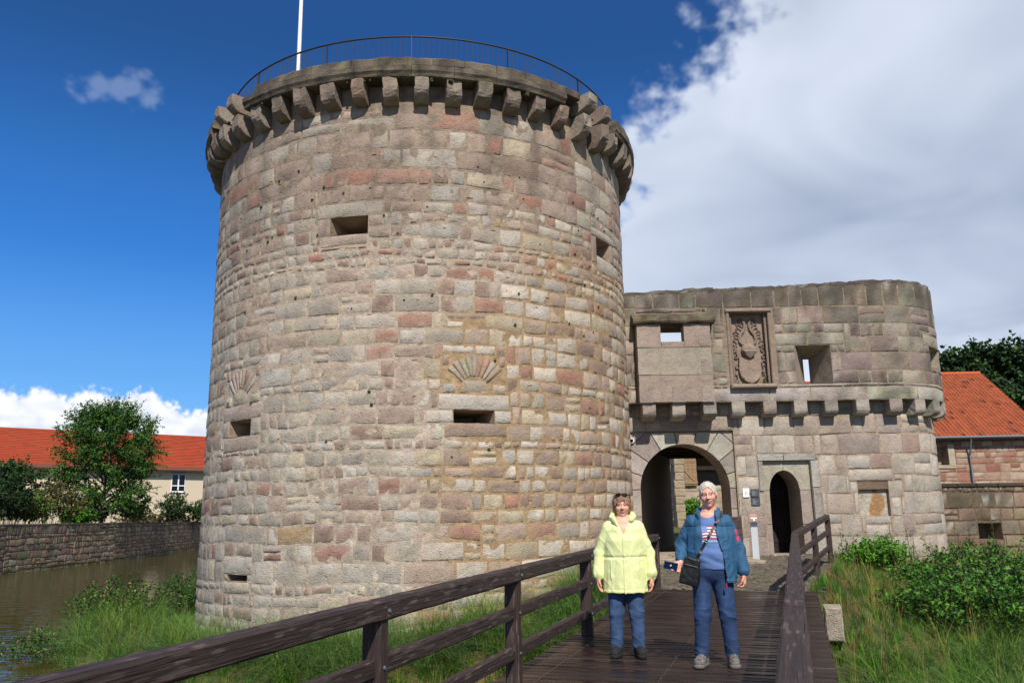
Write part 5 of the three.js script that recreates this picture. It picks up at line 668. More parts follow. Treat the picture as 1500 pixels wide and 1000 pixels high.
// the banks
const bankBush = (name, label, x, z, o) => makeBush(name, label, x, Math.max(ground(x, z), WATER) - 0.03, z, o);
const base = { stems: 46, twigs: 9, leaves: 12, wide: 0.55, twigL: 0.34, size: 0.075 };
bankBush('bank_shrub', 'leafy shrub leaning over the moat below the tower', -9.6, -20.6, { ...base, seed: 41, rx: 1.35, rz: 1.2, h: 1.05, pal: [...G.deep, ...G.mid], mixed: G.straw, group: 'shrubs on the tower bank' });
bankBush('bank_shrub', 'dense shrub between tower foot and moat', -8.6, -22.9, { ...base, seed: 42, rx: 1.1, rz: 1.1, h: 1.15, pal: [...G.deep, ...G.mid], mixed: G.mid, group: 'shrubs on the tower bank' });
bankBush('bank_shrub', 'low sprawling shrub reaching over the water', -10.0, -18.6, { ...base, seed: 43, rx: 1.1, rz: 0.8, h: 0.55, stems: 30, pal: [...G.mid, ...G.deep], mixed: G.straw, group: 'shrubs on the tower bank' });
const rb = [[7.6, -14.4, 1.35, 1.15, 'dense green shrub right of the bridge abutment', [...G.deep, ...G.mid]], [9.1, -15.6, 1.6, 1.45, 'large dark green shrub on the slope below the yard wall', [...G.deep, ...G.dark]], [9.9, -18.2, 1.5, 1.25, 'bushy green shrub on the slope before the round gatehouse end', [...G.mid, ...G.deep]], [12.2, -19.2, 1.8, 1.4, 'broad shrub growing in front of the dark yard wall', [...G.mid, ...G.bright]], [11.6, -14.6, 1.7, 1.2, 'outermost dark shrub on the right hand slope', [...G.deep, ...G.dark]], [14.6, -21.5, 1.5, 1.3, 'shrub under the opening in the yard wall', [...G.deep, ...G.mid]], [8.6, -17.4, 0.9, 0.7, 'small mixed shrub beside the dry grass', [...G.mid, ...G.olive]]];
rb.forEach(([x, z, rx, h, label, pal], i) => bankBush('slope_shrub', label, x, z, { ...base, seed: 50 + i, rx, rz: rx * 0.9, h: h * 0.74, stems: 60, size: 0.085, pal: [...pal, ...G.mid, ...G.bright], mixed: i % 2 ? G.straw : G.bright, group: 'shrubs on the right hand slope' }));
bankBush('nettle_patch', 'bright green leafy patch at the gatehouse foot', 8.35, -19.6, { ...base, seed: 61, rx: 0.75, rz: 0.5, h: 0.62, stems: 40, size: 0.085, pal: G.bright, mixed: G.bright, cat: 'plants' });
[[7.75, -19.9, 0.75], [9.2, -20.6, 0.95], [9.8, -20.9, 1.1], [10.6, -20.3, 1.0], [11.2, -20.9, 1.15], [9.0, -19.9, 0.8], [12.2, -21.6, 1.2]].forEach(([x, z, h], i) => bankBush('tall_weed', 'tall thin weed at the foot of the gatehouse wall', x, z, { seed: 70 + i, rx: 0.16, rz: 0.16, h: h * 1.3, stems: 3, twigs: 8, leaves: 5, size: 0.07, wide: 0.3, twigL: 0.14, pal: [...G.mid, ...G.olive], mixed: G.olive, group: 'tall weeds at the gatehouse foot', cat: 'weed' }));
{ // planting seen in the courtyard
  makeBush('courtyard_plant', 'green leafy plant below the courtyard shutter', 8.6, 1.25, -41.2, { ...base, seed: 81, rx: 0.65, rz: 0.5, h: 1.0, size: 0.12, pal: G.bright, mixed: G.bright, cat: 'plant' });
  const lg = new THREE.IcosahedronGeometry(0.45, 3), p = lg.attributes.position; for (let i = 0; i < p.count; i++) { const f = 1 + 0.25 * n3(p.getX(i) * 3, p.getY(i) * 3, p.getZ(i) * 3); p.setXYZ(i, p.getX(i) * f * 1.6, p.getY(i) * f * 0.6, p.getZ(i) * f); } lg.computeVertexNormals(); paint(lg, (x, y, z) => mix3(lin('#6b5a3e'), lin('#4d5a26'), clamp(0.5 + n3(x * 4, y * 4, z * 4)))); const m = mesh('mossy_boulder', lg, M.stone); m.position.set(9.3, 1.45, -40.8); tag(m, 'mossy brown boulder beside the courtyard plant', 'boulder');
}
{ // grass: tufts of blades
  const tuft = (seed, n, L, lean, wide) => { const r = rng(seed), B = new Buf(); for (let k = 0; k < n; k++) { const az = r() * 6.28, l = L * lerp(0.55, 1.1, r()), le = lean * lerp(0.3, 1.2, r()), w = wide * lerp(0.7, 1.2, r()), bx = (r() - 0.5) * 0.12, bz = (r() - 0.5) * 0.12, cx = Math.cos(az), sz = Math.sin(az), f = lerp(0.75, 1.2, r()); let prev = null; for (let s = 0; s <= 4; s++) { const t = s / 4, out = le * l * t * t, y = l * t * (1 - 0.42 * le * t), x = bx + cx * out, z = bz + sz * out, hw = w * (1 - t * 0.92) / 2, c = [f, f, f * lerp(0.9, 1.05, t)], a = B.v([x - sz * hw, y, z + cx * hw], c, [0, t]), b = B.v([x + sz * hw, y, z - cx * hw], c, [1, t]); if (prev) B.quad(prev[0], prev[1], b, a); prev = [a, b]; } } return B.geo(); };
  const gm = new THREE.MeshPhysicalMaterial({ vertexColors: true, roughness: 0.8, transmission: 0.25, thickness: 0, ior: 1.3 });
  const r = rng(321), sets = [], add = (name, label, geo, list) => { const im = new THREE.InstancedMesh(geo, gm, list.length), mt = new THREE.Matrix4(), q = new THREE.Quaternion(), c = new THREE.Color(); list.forEach(([x, z, s, col], i) => { q.setFromEuler(new THREE.Euler((r() - 0.5) * 0.25, r() * 6.28, (r() - 0.5) * 0.25)); mt.compose(V(x, ground(x, z) - 0.02, z), q, V(s, s * lerp(0.8, 1.2, r()), s)); im.setMatrixAt(i, mt); c.setRGB(...col); im.setColorAt(i, c); }); im.name = name; im.castShadow = im.receiveShadow = true; tag(im, label, 'grass', null, 'stuff'); scene.add(im); };
  const greens = [...G.mid, ...G.mid, ...G.bright, lin('#4c721c'), lin('#587c22')], drys = ['#93854a', '#84713e', '#a4925a', '#7c6238'].map(lin), vary = (c) => c.map((v) => v * lerp(0.8, 1.25, r()));
  const lo = [], tall = [], dryl = [];
  const free = (x, z) => { const dT = Math.hypot(x - TX, z - TZ) - TR; return dT > 0.08 && polyDist(x, z, WINGP) > 0.05 && polyDist(x, z, COURT) > 0.05 && ground(x, z) > WATER - 0.05; };
  const underBridge = (x, z) => { const u = x * Math.sin(BA) - z * Math.cos(BA), w = x * Math.cos(BA) + z * Math.sin(BA); return u < 16 && w > -2.75 && w < 0.3; };
  for (let k = 0; k < 30000 && lo.length < 9000; k++) { const x = lerp(-13, 19, r()), z = lerp(-27, -9, r()); if (!free(x, z) || underBridge(x, z)) continue; if (x > 8.5 && r() < 0.5) continue; const d = n3(x * 0.35, z * 0.35, 40) + (x > 4 ? 0.75 * smooth(3.4, 0.6, polyDist(x, z, COURT)) - 0.1 : -0.5); if (d > 0.12 && r() < 0.35 + 0.3 * n3(x * 2.2, z * 2.2, 44)) dryl.push([x, z, lerp(0.6, 1.1, r()), vary(pick(r, drys))]); else lo.push([x, z, lerp(0.6, 1.15, r()), vary(mix3(pick(r, greens), drys[0], clamp(n3(x * 0.8, z * 0.8, 3) * 0.35)))]); }
  for (let k = 0; k < 6000 && tall.length < 880; k++) { const left = r() < 0.80, x = left ? lerp(-9.6, 2.0, r()) : lerp(5, 16, r()), z = left ? lerp(-20.5, -12.5, r()) : lerp(-16, -10, r()); if (!free(x, z) || underBridge(x, z)) continue; const dT = Math.hypot(x - TX, z - TZ) - TR; if (left && dT < 0.9) continue; if (n3(x * 0.7, z * 0.7, 60) < -0.15 || (!left && polyDist(x, z, COURT) < 2.2)) continue; tall.push([x, z, lerp(0.75, 1.2, r()), vary(pick(r, [lin('#4d751c'), lin('#5a8024'), lin('#6d8a32'), lin('#40681a')]))]); }
  const reed = []; for (let k = 0; k < 3000 && reed.length < 260; k++) { const x = lerp(-10, 17, r()), z = lerp(-21, -11, r()); if (!free(x, z) || underBridge(x, z) || Math.hypot(x - TX, z - TZ) - TR < 0.6) continue; reed.push([x, z, lerp(0.7, 1.15, r()), vary(pick(r, drys))]); }
  add('seed_stalks', 'thin dead stalks standing among the bank grass', tuft(4, 5, 1.05, 0.35, 0.007), reed);
  add('meadow_grass', 'short green grass covering the castle banks', tuft(1, 16, 0.30, 0.55, 0.012), lo);
  add('tussock_grass', 'long arching tussock grass on the moat banks', tuft(2, 40, 1.0, 1.5, 0.010), tall);
  add('dry_grass', 'dry straw coloured grass beside the bridge end', tuft(3, 16, 0.34, 0.8, 0.009), dryl);
}
[[-27, -124, 9.5, 4.5, 'far round tree past the end of the moat', 91], [-17, -128, 8.5, 4.2, 'far low tree beside the one past the moat end', 92], [64, -78, 11, 5, 'far dark tree out beyond the barn yard', 93]].forEach(([x, z, h, r2, label, seed]) => makeTree('oak_tree', label, x, 1.3, z, { seed, h, r: r2, limbs: 30, twigs: 22, leaves: 13, size: 0.5, wide: 0.65, pal: [...G.dark, ...G.deep], mixed: G.mid, twigL: 1.5, trunk: 1.2, girth: 0.25, group: 'far trees round the castle' }));

// ---------------------------------------------------------------- people: distance fields meshed with surface nets
function nets(f, lo, hi, h) {
  const nx = Math.ceil((hi[0] - lo[0]) / h) + 1, ny = Math.ceil((hi[1] - lo[1]) / h) + 1, nz = Math.ceil((hi[2] - lo[2]) / h) + 1, D = new Float32Array(nx * ny * nz), at = (i, j, k) => (k * ny + j) * nx + i;
  for (let k = 0; k < nz; k++) for (let j = 0; j < ny; j++) for (let i = 0; i < nx; i++) D[at(i, j, k)] = f(lo[0] + i * h, lo[1] + j * h, lo[2] + k * h);
  const id = new Int32Array(nx * ny * nz).fill(-1), P = [], I = [], E = [[0, 1], [2, 3], [4, 5], [6, 7], [0, 2], [1, 3], [4, 6], [5, 7], [0, 4], [1, 5], [2, 6], [3, 7]];
  for (let k = 0; k < nz - 1; k++) for (let j = 0; j < ny - 1; j++) for (let i = 0; i < nx - 1; i++) { const d = []; let m = 0; for (let c = 0; c < 8; c++) { d[c] = D[at(i + (c & 1), j + ((c >> 1) & 1), k + (c >> 2))]; if (d[c] < 0) m |= 1 << c; } if (m === 0 || m === 255) continue; let x = 0, y = 0, z = 0, n = 0; for (const [a, b] of E) { if ((d[a] < 0) === (d[b] < 0)) continue; const t = d[a] / (d[a] - d[b]); x += lerp(a & 1, b & 1, t); y += lerp((a >> 1) & 1, (b >> 1) & 1, t); z += lerp(a >> 2, b >> 2, t); n++; } id[at(i, j, k)] = P.length / 3; P.push(lo[0] + (i + x / n) * h, lo[1] + (j + y / n) * h, lo[2] + (k + z / n) * h); }
  for (let k = 1; k < nz - 1; k++) for (let j = 1; j < ny - 1; j++) for (let i = 1; i < nx - 1; i++) { const s = D[at(i, j, k)] < 0; const q = (a, b, c, d, flip) => { const v = [id[a], id[b], id[c], id[d]]; if (v.some((t) => t < 0)) return; flip ? I.push(v[0], v[2], v[1], v[0], v[3], v[2]) : I.push(v[0], v[1], v[2], v[0], v[2], v[3]); };
    if (s !== D[at(i + 1, j, k)] < 0) q(at(i, j - 1, k - 1), at(i, j, k - 1), at(i, j, k), at(i, j - 1, k), !s); if (s !== D[at(i, j + 1, k)] < 0) q(at(i - 1, j, k - 1), at(i - 1, j, k), at(i, j, k), at(i, j, k - 1), !s); if (s !== D[at(i, j, k + 1)] < 0) q(at(i - 1, j - 1, k), at(i, j - 1, k), at(i, j, k), at(i - 1, j, k), !s); }
  const N = new Float32Array(P.length), e = h * 0.6; for (let i = 0; i < P.length; i += 3) { const [x, y, z] = [P[i], P[i + 1], P[i + 2]]; let a = f(x + e, y, z) - f(x - e, y, z), b = f(x, y + e, z) - f(x, y - e, z), c = f(x, y, z + e) - f(x, y, z - e); const l = Math.hypot(a, b, c) || 1; N[i] = a / l; N[i + 1] = b / l; N[i + 2] = c / l; }
  const g = new THREE.BufferGeometry(); g.setAttribute('position', new THREE.Float32BufferAttribute(P, 3)); g.setAttribute('normal', new THREE.BufferAttribute(N, 3)); g.setIndex(I); const U = new Float32Array(P.length / 3 * 2); for (let i = 0; i < P.length / 3; i++) { U[i * 2] = (P[i * 3] + P[i * 3 + 2] * 0.7) * 3; U[i * 2 + 1] = P[i * 3 + 1] * 3; } g.setAttribute('uv', new THREE.BufferAttribute(U, 2)); return g;
}
const cap = (a, b, ra, rb) => { const dx = b[0] - a[0], dy = b[1] - a[1], dz = b[2] - a[2], q = dx * dx + dy * dy + dz * dz; return (x, y, z) => { const t = clamp(((x - a[0]) * dx + (y - a[1]) * dy + (z - a[2]) * dz) / q); return Math.hypot(x - a[0] - dx * t, y - a[1] - dy * t, z - a[2] - dz * t) - lerp(ra, rb, t); }; };
const ell = (c, r) => (x, y, z) => { const a = (x - c[0]) / r[0], b = (y - c[1]) / r[1], d = (z - c[2]) / r[2], k0 = Math.hypot(a, b, d), k1 = Math.hypot(a / r[0], b / r[1], d / r[2]); return k1 < 1e-9 ? -Math.min(...r) : k0 * (k0 - 1) / k1; };
const smin = (a, b, k) => { const h = Math.max(k - Math.abs(a - b), 0) / k; return Math.min(a, b) - h * h * k * 0.25; };
const join = (k, ...fs) => (x, y, z) => { let d = fs[0](x, y, z); for (let i = 1; i < fs.length; i++) d = smin(d, fs[i](x, y, z), k); return d; };
const cut = (f, g, k = 0.008) => (x, y, z) => -smin(-f(x, y, z), g(x, y, z), k);
const tabled = (T) => (x, y, z) => { let i = 0; while (i < T.length - 2 && y > T[i + 1][0]) i++; const t = clamp((y - T[i][0]) / (T[i + 1][0] - T[i][0])), s = t * t * (3 - 2 * t), w = lerp(T[i][1], T[i + 1][1], s), d = lerp(T[i][2], T[i + 1][2], s), zo = lerp(T[i][3] ?? 0, T[i + 1][3] ?? 0, s), q = Math.hypot(x / w, (z - zo) / d); return Math.max((q - 1) * Math.min(w, d) * 0.92, T[0][0] - y, y - T[T.length - 1][0]); };
// a hand: wrist at o, fingers along f, palm facing p, thumb towards t
function handOf(o, f, p, t, curl, spread = 1) { const O = V(...o), F = V(...f).normalize(), Pn = V(...p).normalize(), T = V(...t).normalize(), at = (a, b, c) => { const q = O.clone().addScaledVector(F, a).addScaledVector(T, b).addScaledVector(Pn, c); return [q.x, q.y, q.z]; }, fs = [cap(at(-0.03, 0, 0), at(0.02, 0, 0), 0.026, 0.026)]; const zs = [0.030, 0.010, -0.010, -0.029], ls = [0.068, 0.078, 0.072, 0.056]; const palm = join(0.02, cap(at(0.0, 0.006, 0), at(0.08, 0.026, 0), 0.020, 0.014), cap(at(0.0, 0, 0), at(0.085, 0.006, 0), 0.020, 0.014), cap(at(0.0, -0.006, 0), at(0.08, -0.022, 0), 0.020, 0.013)); const chains = zs.map((z, i) => { let a = [0.082, z * spread, 0.0], parts = []; const cs = curl[i] ?? curl[0]; let th = 0; for (let k = 0; k < 3; k++) { th += cs[k]; const L = ls[i] * [0.46, 0.31, 0.25][k], b = [a[0] + L * Math.cos(th), a[1], a[2] + L * Math.sin(th)]; parts.push(cap(at(...a), at(...b), 0.0095 - k * 0.0010, 0.0088 - k * 0.0011)); a = b; } return join(0.003, ...parts); }); const c = curl.thumb ?? [0.045, 0.012], th = join(0.004, cap(at(0.022, 0.026, 0.004), at(0.055, 0.050, c[1]), 0.013, 0.0105), cap(at(0.055, 0.050, c[1]), at(0.088, c[0], c[1] * 2.0), 0.0105, 0.0085)); return join(0.006, join(0.010, fs[0], palm), ...chains, th); }
const REST = Object.assign([[0.25, 0.4, 0.3], [0.3, 0.45, 0.3], [0.35, 0.5, 0.35], [0.4, 0.5, 0.35]], { thumb: [0.045, 0.014] });
// a head about its own centre, face to +z
function headOf(wide) { const s = wide; const sk = join(0.03, ell([0, 0.032, -0.012], [0.074 * s, 0.094, 0.092]), ell([0, -0.045, 0.018], [0.060 * s, 0.070, 0.068])), face = join(0.018, sk, cap([0, -0.100, 0.050], [0, -0.092, 0.045], 0.024, 0.026), ell([0.036 * s, -0.028, 0.055], [0.030, 0.030, 0.030]), ell([-0.036 * s, -0.028, 0.055], [0.030, 0.030, 0.030]), cap([-0.035, 0.028, 0.073], [0.035, 0.028, 0.073], 0.013, 0.013)); const nose = join(0.010, cap([0, 0.016, 0.086], [0, -0.026, 0.104], 0.008, 0.014), ell([0.012, -0.030, 0.094], [0.010, 0.009, 0.010]), ell([-0.012, -0.030, 0.094], [0.010, 0.009, 0.010])); let f = join(0.012, face, nose); f = cut(f, ell([0.031, 0.008, 0.098], [0.019, 0.011, 0.018]), 0.012); f = cut(f, ell([-0.031, 0.008, 0.098], [0.019, 0.011, 0.018]), 0.012); f = join(0.004, f, ell([0.031, 0.007, 0.073], [0.014, 0.012, 0.014]), ell([-0.031, 0.007, 0.073], [0.014, 0.012, 0.014]), ell([0, -0.050, 0.086], [0.025, 0.006, 0.009]), ell([0, -0.065, 0.083], [0.022, 0.007, 0.009]), ell([0.078 * s, -0.002, -0.006], [0.010, 0.030, 0.019]), ell([-0.078 * s, -0.002, -0.006], [0.010, 0.030, 0.019])); return join(0.02, f, cap([0, -0.06, -0.022], [0, -0.20, -0.035], 0.056, 0.060)); }
const headTint = (skin, brow) => (x, y, z) => { let c = skin.map((v) => v * (0.97 + 0.08 * n3(x * 40, y * 40, z * 40))); c = mix3(c, [skin[0] * 0.95, skin[1] * 0.70, skin[2] * 0.68], smooth(0.035, 0.012, Math.hypot(Math.abs(x) - 0.042, y + 0.028)) * 0.55 * smooth(0.04, 0.07, z)); if (z > 0.055) { const e = Math.hypot((Math.abs(x) - 0.031) / 0.013, (y - 0.007) / 0.0055); if (e < 1) c = Math.abs(Math.abs(x) - 0.031) < 0.006 ? [0.03, 0.03, 0.03] : [0.55, 0.50, 0.47]; else if (e < 1.5) c = mix3(c, [0.12, 0.06, 0.05], 0.6); if (Math.abs(y - 0.030 + (Math.abs(x) - 0.03) * 0.12) < 0.0055 && Math.abs(x) > 0.012 && Math.abs(x) < 0.052) c = mix3(c, brow, 0.7); const m = Math.abs(x) < 0.030 ? y + 0.057 - x * x * 5 : 1; if (Math.abs(m) < 0.0035) c = [0.62, 0.58, 0.53]; else if (m < 0.0035 && m > -0.014 && z > 0.07 && Math.abs(x) < 0.026) c = mix3(c, [0.36, 0.12, 0.11], 0.75); else if (m > 0 && m < 0.009 && z > 0.07 && Math.abs(x) < 0.026) c = mix3(c, [0.33, 0.11, 0.10], 0.7); } return c; };
const turned = (f, o, rot) => { const m = new THREE.Matrix4().makeRotationFromEuler(new THREE.Euler(...rot)).transpose().elements; return (x, y, z) => { const a = x - o[0], b = y - o[1], c = z - o[2]; return f(m[0] * a + m[4] * b + m[8] * c, m[1] * a + m[5] * b + m[9] * c, m[2] * a + m[6] * b + m[10] * c); }; };
const crease = (x, y, z) => { const a = 1 - Math.abs(n3(x, y, z)) * 2; return a * Math.abs(a); };   // sharp ridges between flat planes
const cloth = (color, o = {}) => new THREE.MeshPhysicalMaterial({ vertexColors: true, color, roughness: 0.85, bumpMap: clothBump, bumpScale: 0.003, sheen: 0.3, sheenRoughness: 0.6, ...o });
const skinMat = new THREE.MeshPhysicalMaterial({ vertexColors: true, roughness: 0.55, sheen: 0.1 });
const white3 = (x, y, z) => { const f = 0.97 + 0.06 * n3(x * 14, y * 14, z * 14); return [f, f, f]; };
// drop a line along -z on a field
const drop = (f, x, y, from = 0.5) => { let z = from; for (let k = 0; k < 90 && z > -0.05; k++) { const d = f(x, y, z); if (d < 0.0008) return z; z -= Math.max(d * 0.7, 0.0008); } return 0; };
function patch(f, x0, x1, y0, y1, lift, nx = 14, ny = 14, skew = 0) { const B = new Buf(); for (let j = 0; j <= ny; j++) for (let i = 0; i <= nx; i++) { const y = lerp(y0, y1, j / ny), x = lerp(x0, x1, i / nx) + skew * j / ny; B.v([x, y, drop(f, x, y) + lift], [1, 1, 1], [i / nx, j / ny]); } for (let j = 0; j < ny; j++) for (let i = 0; i < nx; i++) { const a = j * (nx + 1) + i; B.quad(a, a + 1, a + nx + 2, a + nx + 1); } return B.geo(); }
function ribbon(f, pts, w, lift) { const B = new Buf(), P = pts.map(([x, y, z]) => V(x, y, z ?? drop(f, x, y) + lift)); P.forEach((p, k) => { const t = (P[k + 1] ?? p).clone().sub(P[k - 1] ?? p).normalize(), s = t.clone().cross(V(0, 0, 1)).normalize(); for (const [d, e] of [[-w / 2, 0], [w / 2, 0], [w / 2, -0.005], [-w / 2, -0.005]]) B.v([p.x + s.x * d, p.y + s.y * d, p.z + e], [1, 1, 1], [d, k * 0.05]); }); for (let k = 0; k < P.length - 1; k++) for (let q = 0; q < 4; q++) { const a = k * 4 + q, b = k * 4 + (q + 1) % 4; B.quad(a, b, b + 4, a + 4); } return B.geo(true); }
const shoeOf = (x, z, turn, s = 1) => { const f = join(0.03, cap([0, 0.045, -0.065], [0, 0.042, 0.10], 0.040 * s, 0.043 * s), cap([0, 0.05, -0.06], [0, 0.115, -0.055], 0.042 * s, 0.045 * s), cap([0, 0.09, -0.02], [0, 0.05, 0.09], 0.036 * s, 0.034 * s)), g = (a, b, c) => Math.max(f(a, b, c), 0.012 - b), sole = (a, b, c) => { const q = Math.hypot(a / (0.048 * s), Math.max(0, Math.abs(c - 0.018) - 0.085) / 0.05); return Math.max((q - 1) * 0.045, Math.abs(b - 0.014) - 0.014); }; return turned((a, b, c) => Math.min(g(a, b, c), sole(a, b, c)), [x, 0, z], [0, turn, 0]); };
const both = (gs) => { const list = gs.map((g) => { const h = g.toNonIndexed(); only(h); return h; }); return mergeGeometries(list); };

{ // woman in the yellow-green jacket
  const t = thing('person', 'person in pale yellow green jacket and jeans standing arms at sides', 'person'); t.position.set(...onBridge(8.93, -1.775, 0.003)); t.rotation.y = -0.12;
  const HC = [0, 1.535, 0.0], HR = [0.03, 0.02, 0.02], head = turned(headOf(1.06), HC, HR), skin = lin('#dba78f');
  const arm = (d) => [[d * 0.155, 1.31, -0.01], [d * 0.255, 1.05, -0.03], [d * 0.278, 0.80, 0.02]];
  const bodyF = join(0.04, tabled([[0.75, 0.16, 0.10], [0.9, 0.17, 0.12], [1.1, 0.16, 0.115], [1.28, 0.165, 0.11], [1.36, 0.13, 0.085], [1.42, 0.06, 0.06]]), cap([0, 1.34, -0.03], [0, 1.46, -0.03], 0.066, 0.060), ...[-1, 1].flatMap((d) => { const a = arm(d); return [cap(a[0], a[1], 0.055, 0.045), cap(a[1], a[2], 0.043, 0.028), cap([d * 0.09, 0.82, 0], [d * 0.10, 0.43, 0.01], 0.08, 0.055), cap([d * 0.10, 0.43, 0.01], [d * 0.115, 0.08, -0.02], 0.052, 0.036)]; }));
  const hands = [-1, 1].map((d) => handOf([d * 0.279, 0.79, 0.022], [d * 0.02, -1, 0.10], [-d, 0, 0.1], [0, 0, 1], REST));
  const gs = [paint(nets(bodyF, [-0.36, 0.02, -0.2], [0.36, 1.5, 0.2], 0.016), () => skin), paint(nets(head, [-0.12, 1.33, -0.15], [0.12, 1.69, 0.15], 0.0055), (x, y, z) => headTint(skin, lin('#6d4a34'))(x - HC[0], y - HC[1], z - HC[2])), ...hands.map((h, i) => paint(nets(h, [i ? 0.21 : -0.34, 0.58, -0.06], [i ? 0.34 : -0.21, 0.84, 0.12], 0.0045), () => lin('#cf9a82')))];
  mesh('body', both(gs), skinMat, t);
  // hair with a fringe
  const hairF = turned((x, y, z) => { const cap1 = join(0.03, ell([0, 0.036, -0.016], [0.098, 0.106, 0.108]), ell([0, -0.03, -0.035], [0.100, 0.085, 0.080])), st = 0.007 * n3(x * 55, y * 13, z * 55) + 0.004 * n3(x * 120, y * 24, z * 120), face = ell([0, -0.070, 0.105], [0.072, 0.118, 0.10])(x, y, z), low = -0.085 - y; return Math.max(cap1(x, y, z) + st, -face, low); }, HC, HR);
  mesh('hair', paint(nets(hairF, [-0.13, 1.42, -0.15], [0.13, 1.69, 0.14], 0.0055), (x, y, z) => mix3(lin('#6b4a36'), lin('#a98563'), clamp(0.45 + 0.8 * n3(x * 70, y * 9, z * 70)))), new THREE.MeshStandardMaterial({ vertexColors: true, roughness: 0.5 }), t);
  const torso = tabled([[0.645, 0.236, 0.176], [0.80, 0.230, 0.174], [0.98, 0.216, 0.162], [1.02, 0.212, 0.160], [1.16, 0.210, 0.158, 0.005], [1.27, 0.192, 0.135], [1.36, 0.135, 0.100], [1.425, 0.09, 0.085]]);
  const collar = join(0.02, ...[[-0.085, 1.385, 0.075], [-0.112, 1.415, 0.02], [-0.10, 1.44, -0.05], [-0.04, 1.45, -0.095], [0.04, 1.45, -0.095], [0.10, 1.44, -0.05], [0.112, 1.415, 0.02], [0.085, 1.385, 0.075]].map((p, i, A) => i ? cap(A[i - 1], p, 0.030, 0.030) : cap(p, [p[0] * 0.75, p[1] - 0.05, p[2] + 0.03], 0.026, 0.014)));
  const sleeves = join(0.02, ...[-1, 1].flatMap((d) => [cap([d * 0.150, 1.305, -0.005], [d * 0.258, 1.04, -0.025], 0.074, 0.062), cap([d * 0.258, 1.04, -0.025], [d * 0.283, 0.83, 0.02], 0.062, 0.053), cap([d * 0.283, 0.83, 0.02], [d * 0.281, 0.79, 0.022], 0.050, 0.040)]));
  let jf = join(0.022, torso, sleeves); jf = join(0.015, jf, collar); jf = cut(jf, (x, y, z) => Math.max(Math.abs(x) - Math.max(0, (y - 1.225)) * 0.44, 0.0 - z), 0.006);
  const jacketF = (x, y, z) => { const side = Math.abs(x) > 0.235 ? 1 : 0; let d = jf(x, y, z); d -= 0.0045 * crease(x * 4 + 3 + y * 2, y * 4.5 - Math.abs(x) * 4, z * 4) * (side ? 1.2 : 0.7) + 0.004 * n3(x * 15, y * 2.5, z * 15) * smooth(1.08, 0.80, y); d += (0.009 * Math.exp(-(((y - 1.0) / 0.014) ** 2)) + 0.0025 * n3(x * 40, y * 6, z * 40) * Math.exp(-(((y - 1.0) / 0.06) ** 2))) * (side ? 0 : 1); if (z > 0.05 && x > -0.012 && x < 0.046 && y < 1.24) d -= 0.006; if (z > 0.05 && y > 0.78 && y < 0.97 && Math.abs(Math.abs(x + 0.0 * y) - 0.145) < 0.007) d -= 0.005; if (y < 0.67 && !side) d -= 0.004; return d; };
  mesh('jacket', paint(nets(jacketF, [-0.40, 0.62, -0.25], [0.40, 1.50, 0.25], 0.0085), white3), cloth(new THREE.Color(0xdce5a4), { roughness: 0.7 }), t);
  mesh('undershirt', paint(nets(cut(ell([0, 1.20, 0.05], [0.09, 0.085, 0.066]), (x, y, z) => 1.262 - y - 0.0 > 0 ? 1 : -1, 0.002), [-0.12, 1.1, -0.05], [0.12, 1.32, 0.14], 0.008), white3), cloth(new THREE.Color(0x5fb59c)), t);
  const legs = join(0.02, ...[-1, 1].flatMap((d) => [cap([d * 0.088, 0.80, 0], [d * 0.104, 0.43, 0.012], 0.105, 0.080), cap([d * 0.104, 0.43, 0.012], [d * 0.116, 0.085, -0.015], 0.078, 0.062)]), ell([0, 0.86, 0], [0.19, 0.13, 0.135]));
  const jeansF = (x, y, z) => Math.max(legs(x, y, z) - 0.006 * crease(x * 5 + y * 4, y * 9, z * 5) * (smooth(0.3, 0.1, y) + smooth(0.12, 0.0, Math.abs(y - 0.43)) + 0.25), 0.078 - y);
  mesh('jeans', paint(nets(jeansF, [-0.24, 0.06, -0.18], [0.24, 0.8, 0.18], 0.0095), (x, y, z) => { const f = 0.85 + 0.25 * n3(x * 9, y * 6, z * 9) + 0.10 * n3(x * 60, y * 60, z * 60); return [f, f, f]; }), cloth(new THREE.Color(0x39557d)), t);
  for (const d of [-1, 1]) mesh('shoe', paint(nets(shoeOf(d * 0.118, 0.02, d * 0.22), [d * 0.118 - 0.12, -0.01, -0.14], [d * 0.118 + 0.12, 0.19, 0.21], 0.007), (x, y, z) => y < 0.026 ? [0.6, 0.6, 0.6] : [1, 1, 1]), cloth(new THREE.Color(0x1d1c1e), { sheen: 0 }), t);
  const sg = thing('sunglasses', 'dark sunglasses pushed up on brown hair', 'sunglasses'); sg.position.copy(t.position); sg.rotation.y = -0.12; const lens = new THREE.MeshPhysicalMaterial({ color: 0x0d0c0c, roughness: 0.08 }), lg = (d) => turned(ell([0, 0, 0], [0.034, 0.020, 0.008]), [d * 0.038, 1.652, 0.072], [-0.75, d * 0.3, 0]);
  for (const d of [-1, 1]) { mesh('lens', nets(lg(d), [d * 0.038 - 0.05, 1.61, 0.03], [d * 0.038 + 0.05, 1.70, 0.12], 0.0045), lens, sg); mesh('temple_arm', nets(cap([d * 0.073, 1.645, 0.06], [d * 0.101, 1.565, -0.02], 0.005, 0.005), [d * 0.09 - 0.04, 1.54, -0.04], [d * 0.09 + 0.04, 1.67, 0.09], 0.004), lens, sg); } mesh('bridge', nets(cap([-0.012, 1.655, 0.078], [0.012, 1.655, 0.078], 0.005, 0.005), [-0.03, 1.64, 0.06], [0.03, 1.67, 0.1], 0.004), lens, sg);
}
